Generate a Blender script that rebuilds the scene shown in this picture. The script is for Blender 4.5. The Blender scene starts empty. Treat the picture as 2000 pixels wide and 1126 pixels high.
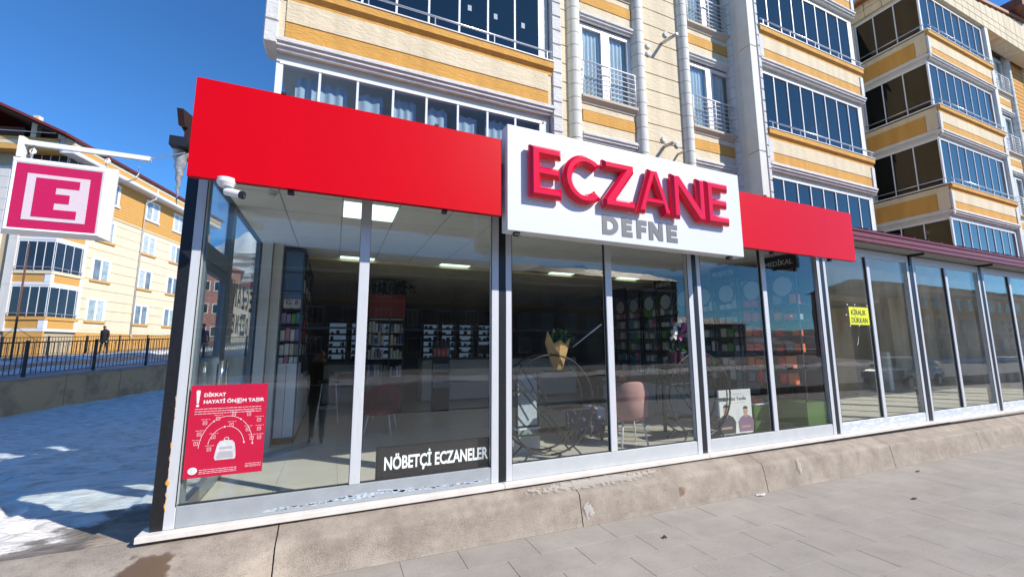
import bpy, bmesh, math, random
from mathutils import Vector, Matrix, noise
random.seed(7)
R = math.radians
S = bpy.context.scene
C = S.collection

# ------------------------------------------------------------------ camera
cam_d = bpy.data.cameras.new('camera'); cam = bpy.data.objects.new('camera', cam_d); C.objects.link(cam)
cam_d.sensor_width = 36; cam_d.lens = 36 * 804.0 / 2000; cam_d.clip_start = .02; cam_d.clip_end = 5000
yaw, pit, rol = .4052, .1364, -.003
fw = Vector((math.sin(yaw) * math.cos(pit), math.cos(yaw) * math.cos(pit), math.sin(pit)))
r0 = Vector((math.cos(yaw), -math.sin(yaw), 0)); u0 = r0.cross(fw)
rt = r0 * math.cos(rol) + u0 * math.sin(rol); up = -r0 * math.sin(rol) + u0 * math.cos(rol)
mw = Matrix((rt, up, -fw)).transposed().to_4x4(); mw.translation = (1.4497, -4.3432, 1.45)
cam.matrix_world = mw
S.camera = cam
# ------------------------------------------------------------------ light
SUN_AZ, SUN_EL = R(135), R(37.6)        # azimuth measured clockwise from +y
sd = Vector((math.sin(SUN_AZ) * math.cos(SUN_EL), math.cos(SUN_AZ) * math.cos(SUN_EL), math.sin(SUN_EL)))
W = bpy.data.worlds.new('World'); S.world = W; W.use_nodes = True
nt = W.node_tree; nt.nodes.clear()
sky = nt.nodes.new('ShaderNodeTexSky'); sky.sky_type = 'NISHITA'; sky.sun_disc = False
sky.sun_elevation = SUN_EL; sky.sun_rotation = SUN_AZ
sky.altitude = 1800; sky.air_density = 1.0; sky.dust_density = .15; sky.ozone_density = 3.2
bg = nt.nodes.new('ShaderNodeBackground'); bg.inputs[1].default_value = .115
wo = nt.nodes.new('ShaderNodeOutputWorld')
tn = nt.nodes.new('ShaderNodeMix'); tn.data_type = 'RGBA'; tn.blend_type = 'MULTIPLY'; tn.inputs[0].default_value = 1; tn.inputs[7].default_value = (.48, .95, 1.32, 1)
nt.links.new(sky.outputs[0], tn.inputs[6]); nt.links.new(tn.outputs[2], bg.inputs[0]); nt.links.new(bg.outputs[0], wo.inputs[0])
sl = bpy.data.lights.new('sun', 'SUN'); sl.energy = 4.6; sl.angle = R(.53); sl.color = (1, .94, .86)
so = bpy.data.objects.new('sun', sl); so.rotation_euler = (-sd).to_track_quat('-Z', 'Y').to_euler(); so.location = (0, -10, 30); C.objects.link(so)
vs = S.view_settings; vs.view_transform = 'Standard'; vs.look = 'None'; vs.gamma = 1; vs.exposure = .48; vs.use_curve_mapping = False
S.cycles.max_bounces = 10; S.cycles.transparent_max_bounces = 24; S.cycles.caustics_reflective = False; S.cycles.caustics_refractive = False
try: S.cycles.use_denoising = True
except Exception: pass

# ------------------------------------------------------------------ materials
MC = {}
def mat(name, col, rough=.6, metal=0., var=0., vscale=6., bump=0., bscale=40., emit=None, spec=.5, stretch=None, col2=None, c2=(.45, .6), coat=0., detail=6, speck=0., sscale=90.):
    if name in MC: return MC[name]
    m = bpy.data.materials.new(name); m.use_nodes = True; n = m.node_tree; b = n.nodes['Principled BSDF']
    b.inputs['Base Color'].default_value = (*col, 1); b.inputs['Roughness'].default_value = rough
    b.inputs['Metallic'].default_value = metal; b.inputs['Specular IOR Level'].default_value = spec
    if coat: b.inputs['Coat Weight'].default_value = coat; b.inputs['Coat Roughness'].default_value = .05
    if emit: b.inputs['Emission Color'].default_value = (*emit[0], 1); b.inputs['Emission Strength'].default_value = emit[1]
    if var or bump or col2:
        g = n.nodes.new('ShaderNodeNewGeometry'); mp = n.nodes.new('ShaderNodeMapping')
        n.links.new(g.outputs['Position'], mp.inputs[0])
        if stretch: mp.inputs['Scale'].default_value = stretch
    if var or col2:
        t = n.nodes.new('ShaderNodeTexNoise'); t.inputs['Scale'].default_value = vscale; t.inputs['Detail'].default_value = detail; t.inputs['Roughness'].default_value = .62
        n.links.new(mp.outputs[0], t.inputs[0])
        r = n.nodes.new('ShaderNodeValToRGB')
        if col2:
            r.color_ramp.elements[0].position, r.color_ramp.elements[1].position = c2
            r.color_ramp.elements[0].color = (*col, 1); r.color_ramp.elements[1].color = (*col2, 1)
        else:
            r.color_ramp.elements[0].position = .3; r.color_ramp.elements[1].position = .7
            r.color_ramp.elements[0].color = (*[c * (1 - var) for c in col], 1); r.color_ramp.elements[1].color = (*[min(1, c * (1 + var)) for c in col], 1)
        n.links.new(t.outputs[0], r.inputs[0]); n.links.new(r.outputs[0], b.inputs['Base Color'])
    if speck:
        t5 = n.nodes.new('ShaderNodeTexNoise'); t5.inputs['Scale'].default_value = sscale; t5.inputs['Detail'].default_value = 6; t5.inputs['Roughness'].default_value = .75; n.links.new(mp.outputs[0], t5.inputs[0])
        t6 = n.nodes.new('ShaderNodeTexNoise'); t6.inputs['Scale'].default_value = sscale / 9; t6.inputs['Detail'].default_value = 9; t6.inputs['Roughness'].default_value = .7; n.links.new(g.outputs['Position'], t6.inputs[0])
        ad = n.nodes.new('ShaderNodeMath'); ad.operation = 'MULTIPLY_ADD'; ad.inputs[1].default_value = .6; n.links.new(t5.outputs[0], ad.inputs[0]); 
        m6 = n.nodes.new('ShaderNodeMath'); m6.operation = 'MULTIPLY'; m6.inputs[1].default_value = .4; n.links.new(t6.outputs[0], m6.inputs[0]); n.links.new(m6.outputs[0], ad.inputs[2])
        r5 = n.nodes.new('ShaderNodeValToRGB'); r5.color_ramp.elements[0].position = .36; r5.color_ramp.elements[0].color = (1 - speck,) * 3 + (1,); r5.color_ramp.elements[1].position = .52; r5.color_ramp.elements[1].color = (1, 1, 1, 1)
        n.links.new(ad.outputs[0], r5.inputs[0]); mx = n.nodes.new('ShaderNodeMix'); mx.data_type = 'RGBA'; mx.blend_type = 'MULTIPLY'; mx.inputs[0].default_value = 1
        n.links.new(r.outputs[0], mx.inputs[6]); n.links.new(r5.outputs[0], mx.inputs[7]); n.links.new(mx.outputs[2], b.inputs['Base Color'])
    if bump:
        t2 = n.nodes.new('ShaderNodeTexNoise'); t2.inputs['Scale'].default_value = bscale; t2.inputs['Detail'].default_value = 5
        n.links.new(mp.outputs[0], t2.inputs[0])
        bp = n.nodes.new('ShaderNodeBump'); bp.inputs['Strength'].default_value = bump; bp.inputs['Distance'].default_value = .02
        n.links.new(t2.outputs[0], bp.inputs['Height']); n.links.new(bp.outputs[0], b.inputs['Normal'])
    MC[name] = m; return m

def plaster(name, col, var=.06):
    """textured spray plaster: slanting trowel streaks in relief, with faint dirt"""
    if name in MC: return MC[name]
    m = bpy.data.materials.new(name); m.use_nodes = True; n = m.node_tree; b = n.nodes['Principled BSDF']
    b.inputs['Roughness'].default_value = .85; b.inputs['Specular IOR Level'].default_value = .25
    g = n.nodes.new('ShaderNodeNewGeometry'); mp = n.nodes.new('ShaderNodeMapping'); n.links.new(g.outputs['Position'], mp.inputs[0])
    mp.inputs['Rotation'].default_value = (0, R(40), 0); mp.inputs['Scale'].default_value = (3.2, 12, 12)
    t = n.nodes.new('ShaderNodeTexNoise'); t.inputs['Scale'].default_value = 2.2; t.inputs['Detail'].default_value = 6; t.inputs['Distortion'].default_value = .8
    n.links.new(mp.outputs[0], t.inputs[0])
    r0_ = n.nodes.new('ShaderNodeValToRGB'); r0_.color_ramp.elements[0].position = .46; r0_.color_ramp.elements[1].position = .58
    n.links.new(t.outputs[0], r0_.inputs[0])
    bp = n.nodes.new('ShaderNodeBump'); bp.inputs['Strength'].default_value = .42; bp.inputs['Distance'].default_value = .010
    n.links.new(r0_.outputs[0], bp.inputs['Height']); n.links.new(bp.outputs[0], b.inputs['Normal'])
    t2 = n.nodes.new('ShaderNodeTexNoise'); t2.inputs['Scale'].default_value = 1.1; t2.inputs['Detail'].default_value = 8
    mp2 = n.nodes.new('ShaderNodeMapping'); mp2.inputs['Scale'].default_value = (4, 4, .55); n.links.new(g.outputs['Position'], mp2.inputs[0]); n.links.new(mp2.outputs[0], t2.inputs[0])
    r = n.nodes.new('ShaderNodeValToRGB'); r.color_ramp.elements[0].position = .3; r.color_ramp.elements[1].position = .7
    r.color_ramp.elements[0].color = (*[c * (1 - var * 2) for c in col], 1); r.color_ramp.elements[1].color = (*[min(1, c * (1 + var)) for c in col], 1)
    n.links.new(t2.outputs[0], r.inputs[0]); n.links.new(r.outputs[0], b.inputs['Base Color'])
    MC[name] = m; return m

def glass(name, tint=(.9, .95, .93), refl=.0, gcol=(1, .95, .89), rough=.0, ior=1.5, dirt=0.):
    if name in MC: return MC[name]
    m = bpy.data.materials.new(name); m.use_nodes = True; n = m.node_tree; n.nodes.clear()
    o = n.nodes.new('ShaderNodeOutputMaterial'); mx = n.nodes.new('ShaderNodeMixShader'); tr = n.nodes.new('ShaderNodeBsdfTransparent'); gl = n.nodes.new('ShaderNodeBsdfGlossy')
    lw = n.nodes.new('ShaderNodeLayerWeight'); lw.inputs[0].default_value = .5
    pw_ = n.nodes.new('ShaderNodeMath'); pw_.operation = 'POWER'; pw_.inputs[1].default_value = 5; n.links.new(lw.outputs['Facing'], pw_.inputs[0])
    fr = n.nodes.new('ShaderNodeMath'); fr.operation = 'MULTIPLY_ADD'; fr.inputs[1].default_value = .96; fr.inputs[2].default_value = .03; n.links.new(pw_.outputs[0], fr.inputs[0])
    tr.inputs[0].default_value = (*tint, 1); gl.inputs[0].default_value = (*gcol, 1); gl.inputs['Roughness'].default_value = rough
    ad = n.nodes.new('ShaderNodeMath'); ad.operation = 'ADD'; ad.use_clamp = True; ad.inputs[1].default_value = refl
    n.links.new(fr.outputs[0], ad.inputs[0]); n.links.new(ad.outputs[0], mx.inputs[0]); n.links.new(tr.outputs[0], mx.inputs[1]); n.links.new(gl.outputs[0], mx.inputs[2])
    g = n.nodes.new('ShaderNodeNewGeometry'); t = n.nodes.new('ShaderNodeTexNoise'); t.inputs['Scale'].default_value = 1.3; t.inputs['Detail'].default_value = 2
    n.links.new(g.outputs['Position'], t.inputs[0]); bp = n.nodes.new('ShaderNodeBump'); bp.inputs['Strength'].default_value = .02; bp.inputs['Distance'].default_value = .05
    n.links.new(t.outputs[0], bp.inputs['Height']); n.links.new(bp.outputs[0], gl.inputs['Normal'])
    if dirt:  # pale diffuse layer, serves as faint dirt and as brightening haze
        df = n.nodes.new('ShaderNodeBsdfDiffuse'); df.inputs[0].default_value = (.6, .6, .58, 1)
        m2 = n.nodes.new('ShaderNodeMixShader'); t3 = n.nodes.new('ShaderNodeTexNoise'); t3.inputs['Scale'].default_value = 3.; t3.inputs['Detail'].default_value = 9
        mp = n.nodes.new('ShaderNodeMapping'); mp.inputs['Scale'].default_value = (1, 1, .35); n.links.new(g.outputs['Position'], mp.inputs[0]); n.links.new(mp.outputs[0], t3.inputs[0])
        mr = n.nodes.new('ShaderNodeMapRange'); mr.inputs['From Min'].default_value = .4; mr.inputs['From Max'].default_value = .8; mr.inputs['To Min'].default_value = dirt * .3; mr.inputs['To Max'].default_value = dirt * 1.6
        n.links.new(t3.outputs[0], mr.inputs[0]); n.links.new(mr.outputs[0], m2.inputs[0]); n.links.new(mx.outputs[0], m2.inputs[1]); n.links.new(df.outputs[0], m2.inputs[2]); n.links.new(m2.outputs[0], o.inputs[0])
    else:
        n.links.new(mx.outputs[0], o.inputs[0])
    MC[name] = m; return m

cream = plaster('cream plaster', (.70, .60, .42)); orange = plaster('ochre plaster', (.63, .34, .085)); wplast = plaster('white plaster', (.66, .65, .62), .04)
groove = mat('ochre joint', (.32, .13, .02), .8); cjoint = mat('cream joint', (.46, .38, .25), .9)
colgrey = mat('pale grey column', (.60, .60, .54), .7, var=.06, vscale=3, bump=.1)
white = mat('white paint', (.78, .79, .80), .45, var=.03, vscale=4); wframe = mat('white upvc', (.74, .76, .78), .35)
alu = mat('anodised aluminium', (.60, .62, .64), .38, .12, var=.05, vscale=9, stretch=(6, 6, .6))
alub = mat('film covered aluminium', (.62, .66, .70), .42, .25, col2=(.80, .84, .88), c2=(.5, .56), vscale=5, stretch=(1, 1, 5))
alud = mat('dark rubber seal', (.02, .02, .022), .6)
blacks = mat('black steel', (.012, .013, .016), .35, var=.3, vscale=30)
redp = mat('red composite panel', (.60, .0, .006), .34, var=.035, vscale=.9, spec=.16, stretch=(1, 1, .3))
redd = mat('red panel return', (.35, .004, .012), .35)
signw = mat('white sign face', (.68, .70, .73), .3, var=.015, vscale=2, coat=.15)
lett = mat('glossy crimson letter', (.72, .0, .03), .16, spec=.4, coat=.3)
ltr_side = mat('grey letter', (.15, .15, .155), .4)
glassC = glass('shop glass', (.96, .98, .97), .012, dirt=.002); glassV = glass('hazed shop glass', (.95, .975, .96), .0, dirt=.04); glassB = glass('tinted balcony glass', (.25, .24, .24), .0)  # glassV: pale diffuse haze added to brighten the vacant panes
glassT = glass('balcony glass with curtains', (.80, .86, .90), .0); glassW = glass('window glass', (.86, .92, .94), .05); glassS = glass('side glass', (.9, .95, .96), .0)
glassR = glass('tinted solar glass', (.12, .13, .15), .13, (1, .84, .72)); glassQ = glass('mirror glazing', (.10, .12, .14), .24, (1, .80, .64))
marble = mat('white marble sill', (.70, .66, .60), .4, var=.10, vscale=7)
concrete = mat('stained concrete', (.43, .37, .30), .92, col2=(.31, .255, .205), c2=(.36, .66), vscale=3.0, bump=.6, bscale=150, detail=14, speck=.38, sscale=75)
slabm = [mat('paving slab %d' % i, c, .8, var=.13, vscale=1.1, bump=.25, bscale=120, detail=12, speck=.16, sscale=40) for i, c in enumerate([(.335, .302, .262), (.342, .309, .268), (.330, .298, .260), (.338, .303, .261)])]
jointm = mat('paving joint', (.24, .215, .185), .95, var=.2, vscale=20)
ceilm = mat('ceiling tile', (.80, .79, .76), .8, var=.03, vscale=3); gridm = mat('ceiling grid', (.38, .38, .37), .6)
lampm = mat('light panel', (.7, .85, .78), .5, emit=((.74, 1, .87), 1.25))
tilem = [mat('floor tile %d' % i, c, .14, var=.04, vscale=4) for i, c in enumerate([(.62, .59, .51), (.60, .57, .50)])]
grout = mat('floor grout', (.22, .20, .17), .6)
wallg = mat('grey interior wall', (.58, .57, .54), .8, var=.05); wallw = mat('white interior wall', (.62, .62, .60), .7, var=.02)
darkin = mat('dark interior', (.05, .05, .055), .8); greyin = mat('balcony interior', (.30, .29, .27), .9)
curt = mat('grey curtain', (.60, .66, .68), .9); tulle = mat('white tulle', (.80, .82, .84), .9)
maroon = mat('maroon sheet metal', (.19, .028, .026), .38, var=.15, vscale=8); maroond = mat('dark maroon eave', (.035, .012, .012), .5)
soff = mat('soffit board', (.30, .30, .29), .8, var=.08); snowm = None
metalw = mat('white metal', (.76, .76, .77), .4); rail = mat('silver rail', (.60, .61, .63), .3, .6)
green = mat('lime green laminate', (.06, .14, .022), .4); blackm = mat('black powder coat', (.015, .015, .018), .4)
blueg = mat('blue grey metal', (.035, .07, .12), .4); wlam = mat('white laminate', (.66, .68, .70), .35)

# ------------------------------------------------------------------ helpers
def org(o):
    v = Vector((0, 0, 0))
    while o is not None:
        if o.get('_f'): return v
        v += o.location; o = o.parent
    return v
def tag(o, label=None, cat=None, group=None, kind=None):
    if label: o['label'] = label
    if cat: o['category'] = cat
    if group: o['group'] = group
    if kind: o['kind'] = kind
    return o
def thing(name, loc, label, cat, group=None, frame=False, rz=0):
    o = bpy.data.objects.new(name, None); C.objects.link(o); o.location = loc; o.rotation_euler[2] = rz; o.empty_display_size = .2
    if frame: o['_f'] = 1
    return tag(o, label, cat, group)
def link(name, me, m, parent, loc=None):
    o = bpy.data.objects.new(name, me); C.objects.link(o)
    if m and not me.materials: me.materials.append(m)
    if parent is not None: o.parent = parent
    if loc is not None: o.location = Vector(loc) - org(parent)
    return o
BC = {}
def box(name, x0, x1, y0, y1, z0, z1, m, parent=None, bev=0.):
    w, d, h = abs(x1 - x0), abs(y1 - y0), abs(z1 - z0)
    k = (round(w, 4), round(d, 4), round(h, 4), m.name, bev)
    me = BC.get(k)
    if me is None:
        bm = bmesh.new(); bmesh.ops.create_cube(bm, size=1)
        bmesh.ops.scale(bm, vec=(w, d, h), verts=bm.verts)
        if bev: bmesh.ops.bevel(bm, geom=bm.edges[:], offset=bev, segments=1, affect='EDGES')
        me = bpy.data.meshes.new(name); bm.to_mesh(me); bm.free(); me.materials.append(m); BC[k] = me
    return link(name, me, m, parent, ((x0 + x1) / 2, (y0 + y1) / 2, (z0 + z1) / 2))
class MB:
    def __init__(s): s.v = []; s.f = []
    def add(s, vs_, fs_):
        o = len(s.v); s.v += [tuple(v) for v in vs_]; s.f += [tuple(i + o for i in f) for f in fs_]; return s
    def box(s, x0, x1, y0, y1, z0, z1):
        return s.add([(x, y, z) for x in (x0, x1) for y in (y0, y1) for z in (z0, z1)], [(0, 1, 3, 2), (4, 6, 7, 5), (0, 4, 5, 1), (2, 3, 7, 6), (0, 2, 6, 4), (1, 5, 7, 3)])
    def tube(s, pts, r, n=8, closed=False, r2=None):
        pts = [Vector(p) for p in pts]; L = len(pts); rings = []
        for i, p in enumerate(pts):
            a = pts[i - 1] if (i > 0 or closed) else p; b = pts[(i + 1) % L] if (i < L - 1 or closed) else p
            t = (b - a).normalized(); u = t.cross(Vector((0, 0, 1)))
            if u.length < .05: u = t.cross(Vector((0, 1, 0)))
            u.normalize(); w = t.cross(u)
            rr = r if r2 is None else r + (r2 - r) * i / (L - 1)
            rings.append([p + (u * math.cos(2 * math.pi * k / n) + w * math.sin(2 * math.pi * k / n)) * rr for k in range(n)])
        vs_ = [v for g in rings for v in g]; fs = []
        for i in range(L if closed else L - 1):
            j = (i + 1) % L
            for k in range(n): fs.append((i * n + k, i * n + (k + 1) % n, j * n + (k + 1) % n, j * n + k))
        if not closed: fs += [tuple(range(n - 1, -1, -1)), tuple((L - 1) * n + k for k in range(n))]
        return s.add(vs_, fs)
    def prism(s, poly, axis, a, b):
        """poly of 2-D points extruded along axis ('x': (y,z), 'y': (x,z), 'z': (x,y))"""
        n = len(poly)
        def p3(q, t): return (t, q[0], q[1]) if axis == 'x' else ((q[0], t, q[1]) if axis == 'y' else (q[0], q[1], t))
        return s.add([p3(q, a) for q in poly] + [p3(q, b) for q in poly], [tuple(range(n)), tuple(range(2 * n - 1, n - 1, -1))] + [(i, i + n, (i + 1) % n + n, (i + 1) % n) for i in range(n)])
    def build(s, name, m, parent=None, smooth=False, base=None):
        o_ = org(parent) if base is None else Vector(base)
        me = bpy.data.meshes.new(name); me.from_pydata([Vector(v) - o_ for v in s.v], [], s.f); me.materials.append(m)
        bm = bmesh.new(); bm.from_mesh(me); bmesh.ops.recalc_face_normals(bm, faces=bm.faces); bm.to_mesh(me); bm.free()
        if smooth: me.polygons.foreach_set('use_smooth', [True] * len(me.polygons))
        o = bpy.data.objects.new(name, me); C.objects.link(o)
        if parent is not None: o.parent = parent
        if base is not None: o.location = base
        return o
def circ(c, r, plane='xz', n=40, a0=0, a1=2 * math.pi, ry=None):
    ry = ry or r; out = []
    for i in range(n):
        a = a0 + (a1 - a0) * i / (n if abs(a1 - a0 - 2 * math.pi) < 1e-6 else n - 1)
        p, q = r * math.cos(a), ry * math.sin(a)
        out.append((c[0] + p, c[1], c[2] + q) if plane == 'xz' else ((c[0], c[1] + p, c[2] + q) if plane == 'yz' else (c[0] + p, c[1] + q, c[2])))
    return out
def dg_mesh(o):
    me = bpy.data.meshes.new_from_object(o.evaluated_get(bpy.context.evaluated_depsgraph_get())); return me
def text(name, s, size, m, parent, loc, rot=(R(90), 0, 0), bold=.0, ext=.001, width=None, align='LEFT', sx=1.):
    cu = bpy.data.curves.new(name, 'FONT'); cu.body = s; cu.size = size; cu.extrude = ext; cu.offset = bold * size; cu.align_x = align; cu.resolution_u = 4
    o = bpy.data.objects.new(name, cu); C.objects.link(o); bpy.context.view_layer.update()
    me = dg_mesh(o); bpy.data.objects.remove(o); bpy.data.curves.remove(cu)
    if width:
        xs = [v.co.x for v in me.vertices]; w = max(xs) - min(xs); sx = width / w; x0 = min(xs)
        for v in me.vertices: v.co.x -= x0
    for v in me.vertices: v.co.x *= sx
    me.materials.clear(); me.materials.append(m)
    t = bpy.data.objects.new(name, me); C.objects.link(t); t.rotation_euler = rot
    if parent is not None: t.parent = parent
    t.location = Vector(loc) - org(parent)
    return t
def glyph(ch, w, h, t):
    if ch == 'E': return [[(0, 0), (w, 0), (w, t), (t * 1.1, t), (t * 1.1, h / 2 - t / 2), (w * .93, h / 2 - t / 2), (w * .93, h / 2 + t / 2), (t * 1.1, h / 2 + t / 2), (t * 1.1, h - t), (w, h - t), (w, h), (0, h)]]
    if ch == 'F': return [[(0, 0), (t * 1.1, 0), (t * 1.1, h / 2 - t / 2), (w * .93, h / 2 - t / 2), (w * .93, h / 2 + t / 2), (t * 1.1, h / 2 + t / 2), (t * 1.1, h - t), (w, h - t), (w, h), (0, h)]]
    if ch == 'Z': return [[(0, 0), (w, 0), (w, t), (t * 1.55, t), (w, h - t * .85), (w, h), (0, h), (0, h - t), (w - t * 1.55, h - t), (0, t * .85)]]
    if ch == 'N': return [[(0, 0), (t * 1.1, 0), (t * 1.1, h - t * 1.9), (w - t * 1.1, 0), (w, 0), (w, h), (w - t * 1.1, h), (w - t * 1.1, t * 1.9), (t * 1.1, h), (0, h)]]
    if ch == 'A':
        a = t * 1.15
        return [[(0, 0), (a, 0), (w * .30, h * .20), (w * .70, h * .20), (w - a, 0), (w, 0), (w / 2 + a * .5, h), (w / 2 - a * .5, h)], [(w * .36, h * .37), (w * .64, h * .37), (w * .5, h * .72)]]
    if ch == 'D':
        o = [(0, 0), (w * .4, 0)] + [(w * .4 + w * .6 * math.sin(a), h / 2 - h / 2 * math.cos(a)) for a in [math.pi * i / 12 for i in range(1, 12)]] + [(w * .4, h), (0, h)]
        i = [(t * 1.1, t), (w * .4, t)] + [(w * .4 + (w * .6 - t * 1.1) * math.sin(a), h / 2 - (h / 2 - t) * math.cos(a)) for a in [math.pi * k / 12 for k in range(1, 12)]] + [(w * .4, h - t), (t * 1.1, h - t)]
        return [o, i]
    if ch == 'C':
        rx, ry = w * .56, h / 2; c = (rx, h / 2); A0, A1 = R(42), R(318); n = 26
        ou = [(c[0] + rx * math.cos(A0 + (A1 - A0) * i / n), c[1] + ry * math.sin(A0 + (A1 - A0) * i / n)) for i in range(n + 1)]
        inn = [(c[0] + (rx - t) * math.cos(A0 + (A1 - A0) * i / n), c[1] + (ry - t) * math.sin(A0 + (A1 - A0) * i / n)) for i in range(n, -1, -1)]
        return [ou + inn]
def letter(name, ch, x, z, w, h, t, y, m, parent, ext=.02, bev=0., rot=(R(90), 0, 0), world=None):
    cu = bpy.data.curves.new(name, 'CURVE'); cu.dimensions = '2D'; cu.fill_mode = 'BOTH'; cu.extrude = ext; cu.bevel_depth = bev; cu.bevel_resolution = 0; cu.offset = -bev
    for lp in glyph(ch, w, h, t):
        sp = cu.splines.new('POLY'); sp.points.add(len(lp) - 1); sp.use_cyclic_u = True
        for p, q in zip(sp.points, lp): p.co = (q[0], q[1], 0, 1)
    o = bpy.data.objects.new(name, cu); C.objects.link(o); bpy.context.view_layer.update()
    me = dg_mesh(o); bpy.data.objects.remove(o); bpy.data.curves.remove(cu)
    me.materials.clear(); me.materials.append(m); me.polygons.foreach_set('use_smooth', [False] * len(me.polygons))
    l = bpy.data.objects.new(name, me); C.objects.link(l); l.rotation_euler = rot; l.parent = parent; l.location = Vector(world or (x, y, z)) - org(parent)
    return l
def grid(name, xs, ys, zf, m, parent=None, kind=None, smooth=True):
    vs_ = [(x, y, zf(x, y)) for y in ys for x in xs]; n = len(xs)
    fs = [(j * n + i, j * n + i + 1, (j + 1) * n + i + 1, (j + 1) * n + i) for j in range(len(ys) - 1) for i in range(n - 1)]
    me = bpy.data.meshes.new(name); me.from_pydata(vs_, [], fs); me.materials.append(m)
    if smooth: me.polygons.foreach_set('use_smooth', [True] * len(me.polygons))
    o = bpy.data.objects.new(name, me); C.objects.link(o); o.parent = parent
    if kind: o['kind'] = kind
    return o
def lin(a, b, n): return [a + (b - a) * i / (n - 1) for i in range(n)]
def sm(x, a, b): t = max(0, min(1, (x - a) / (b - a))); return t * t * (3 - 2 * t)
fb = lambda x, y, s: noise.noise(Vector((x * s, y * s, .3))) + .5 * noise.noise(Vector((x * s * 2.1, y * s * 2.1, 1.3))) + .25 * noise.noise(Vector((x * s * 4.3, y * s * 4.3, 2.3)))

# ------------------------------------------------------------------ ground
zp = lambda x: -.389 - .0144 * x
def snowmat():
    m = bpy.data.materials.new('snow over trodden ground'); m.use_nodes = True; n = m.node_tree; b = n.nodes['Principled BSDF']
    b.inputs['Roughness'].default_value = .7
    g = n.nodes.new('ShaderNodeNewGeometry'); sx = n.nodes.new('ShaderNodeSeparateXYZ'); n.links.new(g.outputs['Position'], sx.inputs[0])
    t = n.nodes.new('ShaderNodeTexNoise'); t.inputs['Scale'].default_value = 1.4; t.inputs['Detail'].default_value = 10; t.inputs['Roughness'].default_value = .65; n.links.new(g.outputs['Position'], t.inputs[0])
    # how far from the shop corner: bare near it, snow further out
    a = n.nodes.new('ShaderNodeMath'); a.operation = 'MULTIPLY_ADD'; n.links.new(sx.outputs[1], a.inputs[0]); a.inputs[1].default_value = .55; a.inputs[2].default_value = -.47
    c = n.nodes.new('ShaderNodeMath'); c.operation = 'MULTIPLY_ADD'; n.links.new(sx.outputs[0], c.inputs[0]); c.inputs[1].default_value = -.42; n.links.new(a.outputs[0], c.inputs[2])
    d = n.nodes.new('ShaderNodeMath'); d.operation = 'MULTIPLY_ADD'; n.links.new(t.outputs[0], d.inputs[0]); d.inputs[1].default_value = 1.5; n.links.new(c.outputs[0], d.inputs[2])
    r = n.nodes.new('ShaderNodeValToRGB'); e = r.color_ramp.elements
    e[0].position = .52; e[0].color = (.36, .30, .235, 1); e[1].position = 1.0; e[1].color = (.86, .83, .79, 1)
    k = e.new(.66); k.color = (.17, .145, .12, 1); k = e.new(.86); k.color = (.26, .235, .21, 1); k = e.new(.93); k.color = (.74, .71, .67, 1)
    n.links.new(d.outputs[0], r.inputs[0])
    mp = n.nodes.new('ShaderNodeMapping'); mp.inputs['Scale'].default_value = (1, 2.6, 1); mp.inputs['Rotation'].default_value = (0, 0, R(-12)); n.links.new(g.outputs['Position'], mp.inputs[0])
    t4 = n.nodes.new('ShaderNodeTexNoise'); t4.inputs['Scale'].default_value = 3.; t4.inputs['Detail'].default_value = 8; n.links.new(mp.outputs[0], t4.inputs[0])
    r4 = n.nodes.new('ShaderNodeValToRGB'); r4.color_ramp.elements[0].position = .34; r4.color_ramp.elements[0].color = (.58, .54, .50, 1); r4.color_ramp.elements[1].position = .56; r4.color_ramp.elements[1].color = (1, 1, 1, 1)
    n.links.new(t4.outputs[0], r4.inputs[0])
    mx = n.nodes.new('ShaderNodeMix'); mx.data_type = 'RGBA'; mx.blend_type = 'MULTIPLY'; mx.inputs[0].default_value = .8
    n.links.new(r.outputs[0], mx.inputs[6]); n.links.new(r4.outputs[0], mx.inputs[7]); n.links.new(mx.outputs[2], b.inputs['Base Color'])
    t2 = n.nodes.new('ShaderNodeTexNoise'); t2.inputs['Scale'].default_value = 9; t2.inputs['Detail'].default_value = 8; n.links.new(mp.outputs[0], t2.inputs[0])
    bp = n.nodes.new('ShaderNodeBump'); bp.inputs['Strength'].default_value = .7; bp.inputs['Distance'].default_value = .05; n.links.new(t2.outputs[0], bp.inputs['Height']); n.links.new(bp.outputs[0], b.inputs['Normal'])
    return m
snowm = snowmat()
FA = R(22.8); FD = Vector((math.sin(FA), math.cos(FA), 0)); FN = Vector((-math.cos(FA), math.sin(FA), 0)); F0 = Vector((-7.72, 13.12, 0))
def fcoord(x, y): v = Vector((x, y, 0)) - F0; return v.dot(FD), v.dot(FN)
def walltop(t): return .47 + .0355 * t
rf = random.Random(5); FEET = []
for p0, p1, nf in (((-.9, .5), (-5.5, 8.5), 24), ((-3.6, .3), (-1.2, 7.5), 18), ((-6.5, 4.2), (-.4, 3.4), 16)):
    dx, dy = p1[0] - p0[0], p1[1] - p0[1]; L_ = math.hypot(dx, dy); dx /= L_; dy /= L_
    for i in range(nf):
        t = L_ * i / nf + rf.uniform(-.05, .05); s_ = .13 * (-1) ** i; FEET.append((p0[0] + dx * t - dy * s_, p0[1] + dy * t + dx * s_, dx, dy))
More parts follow.
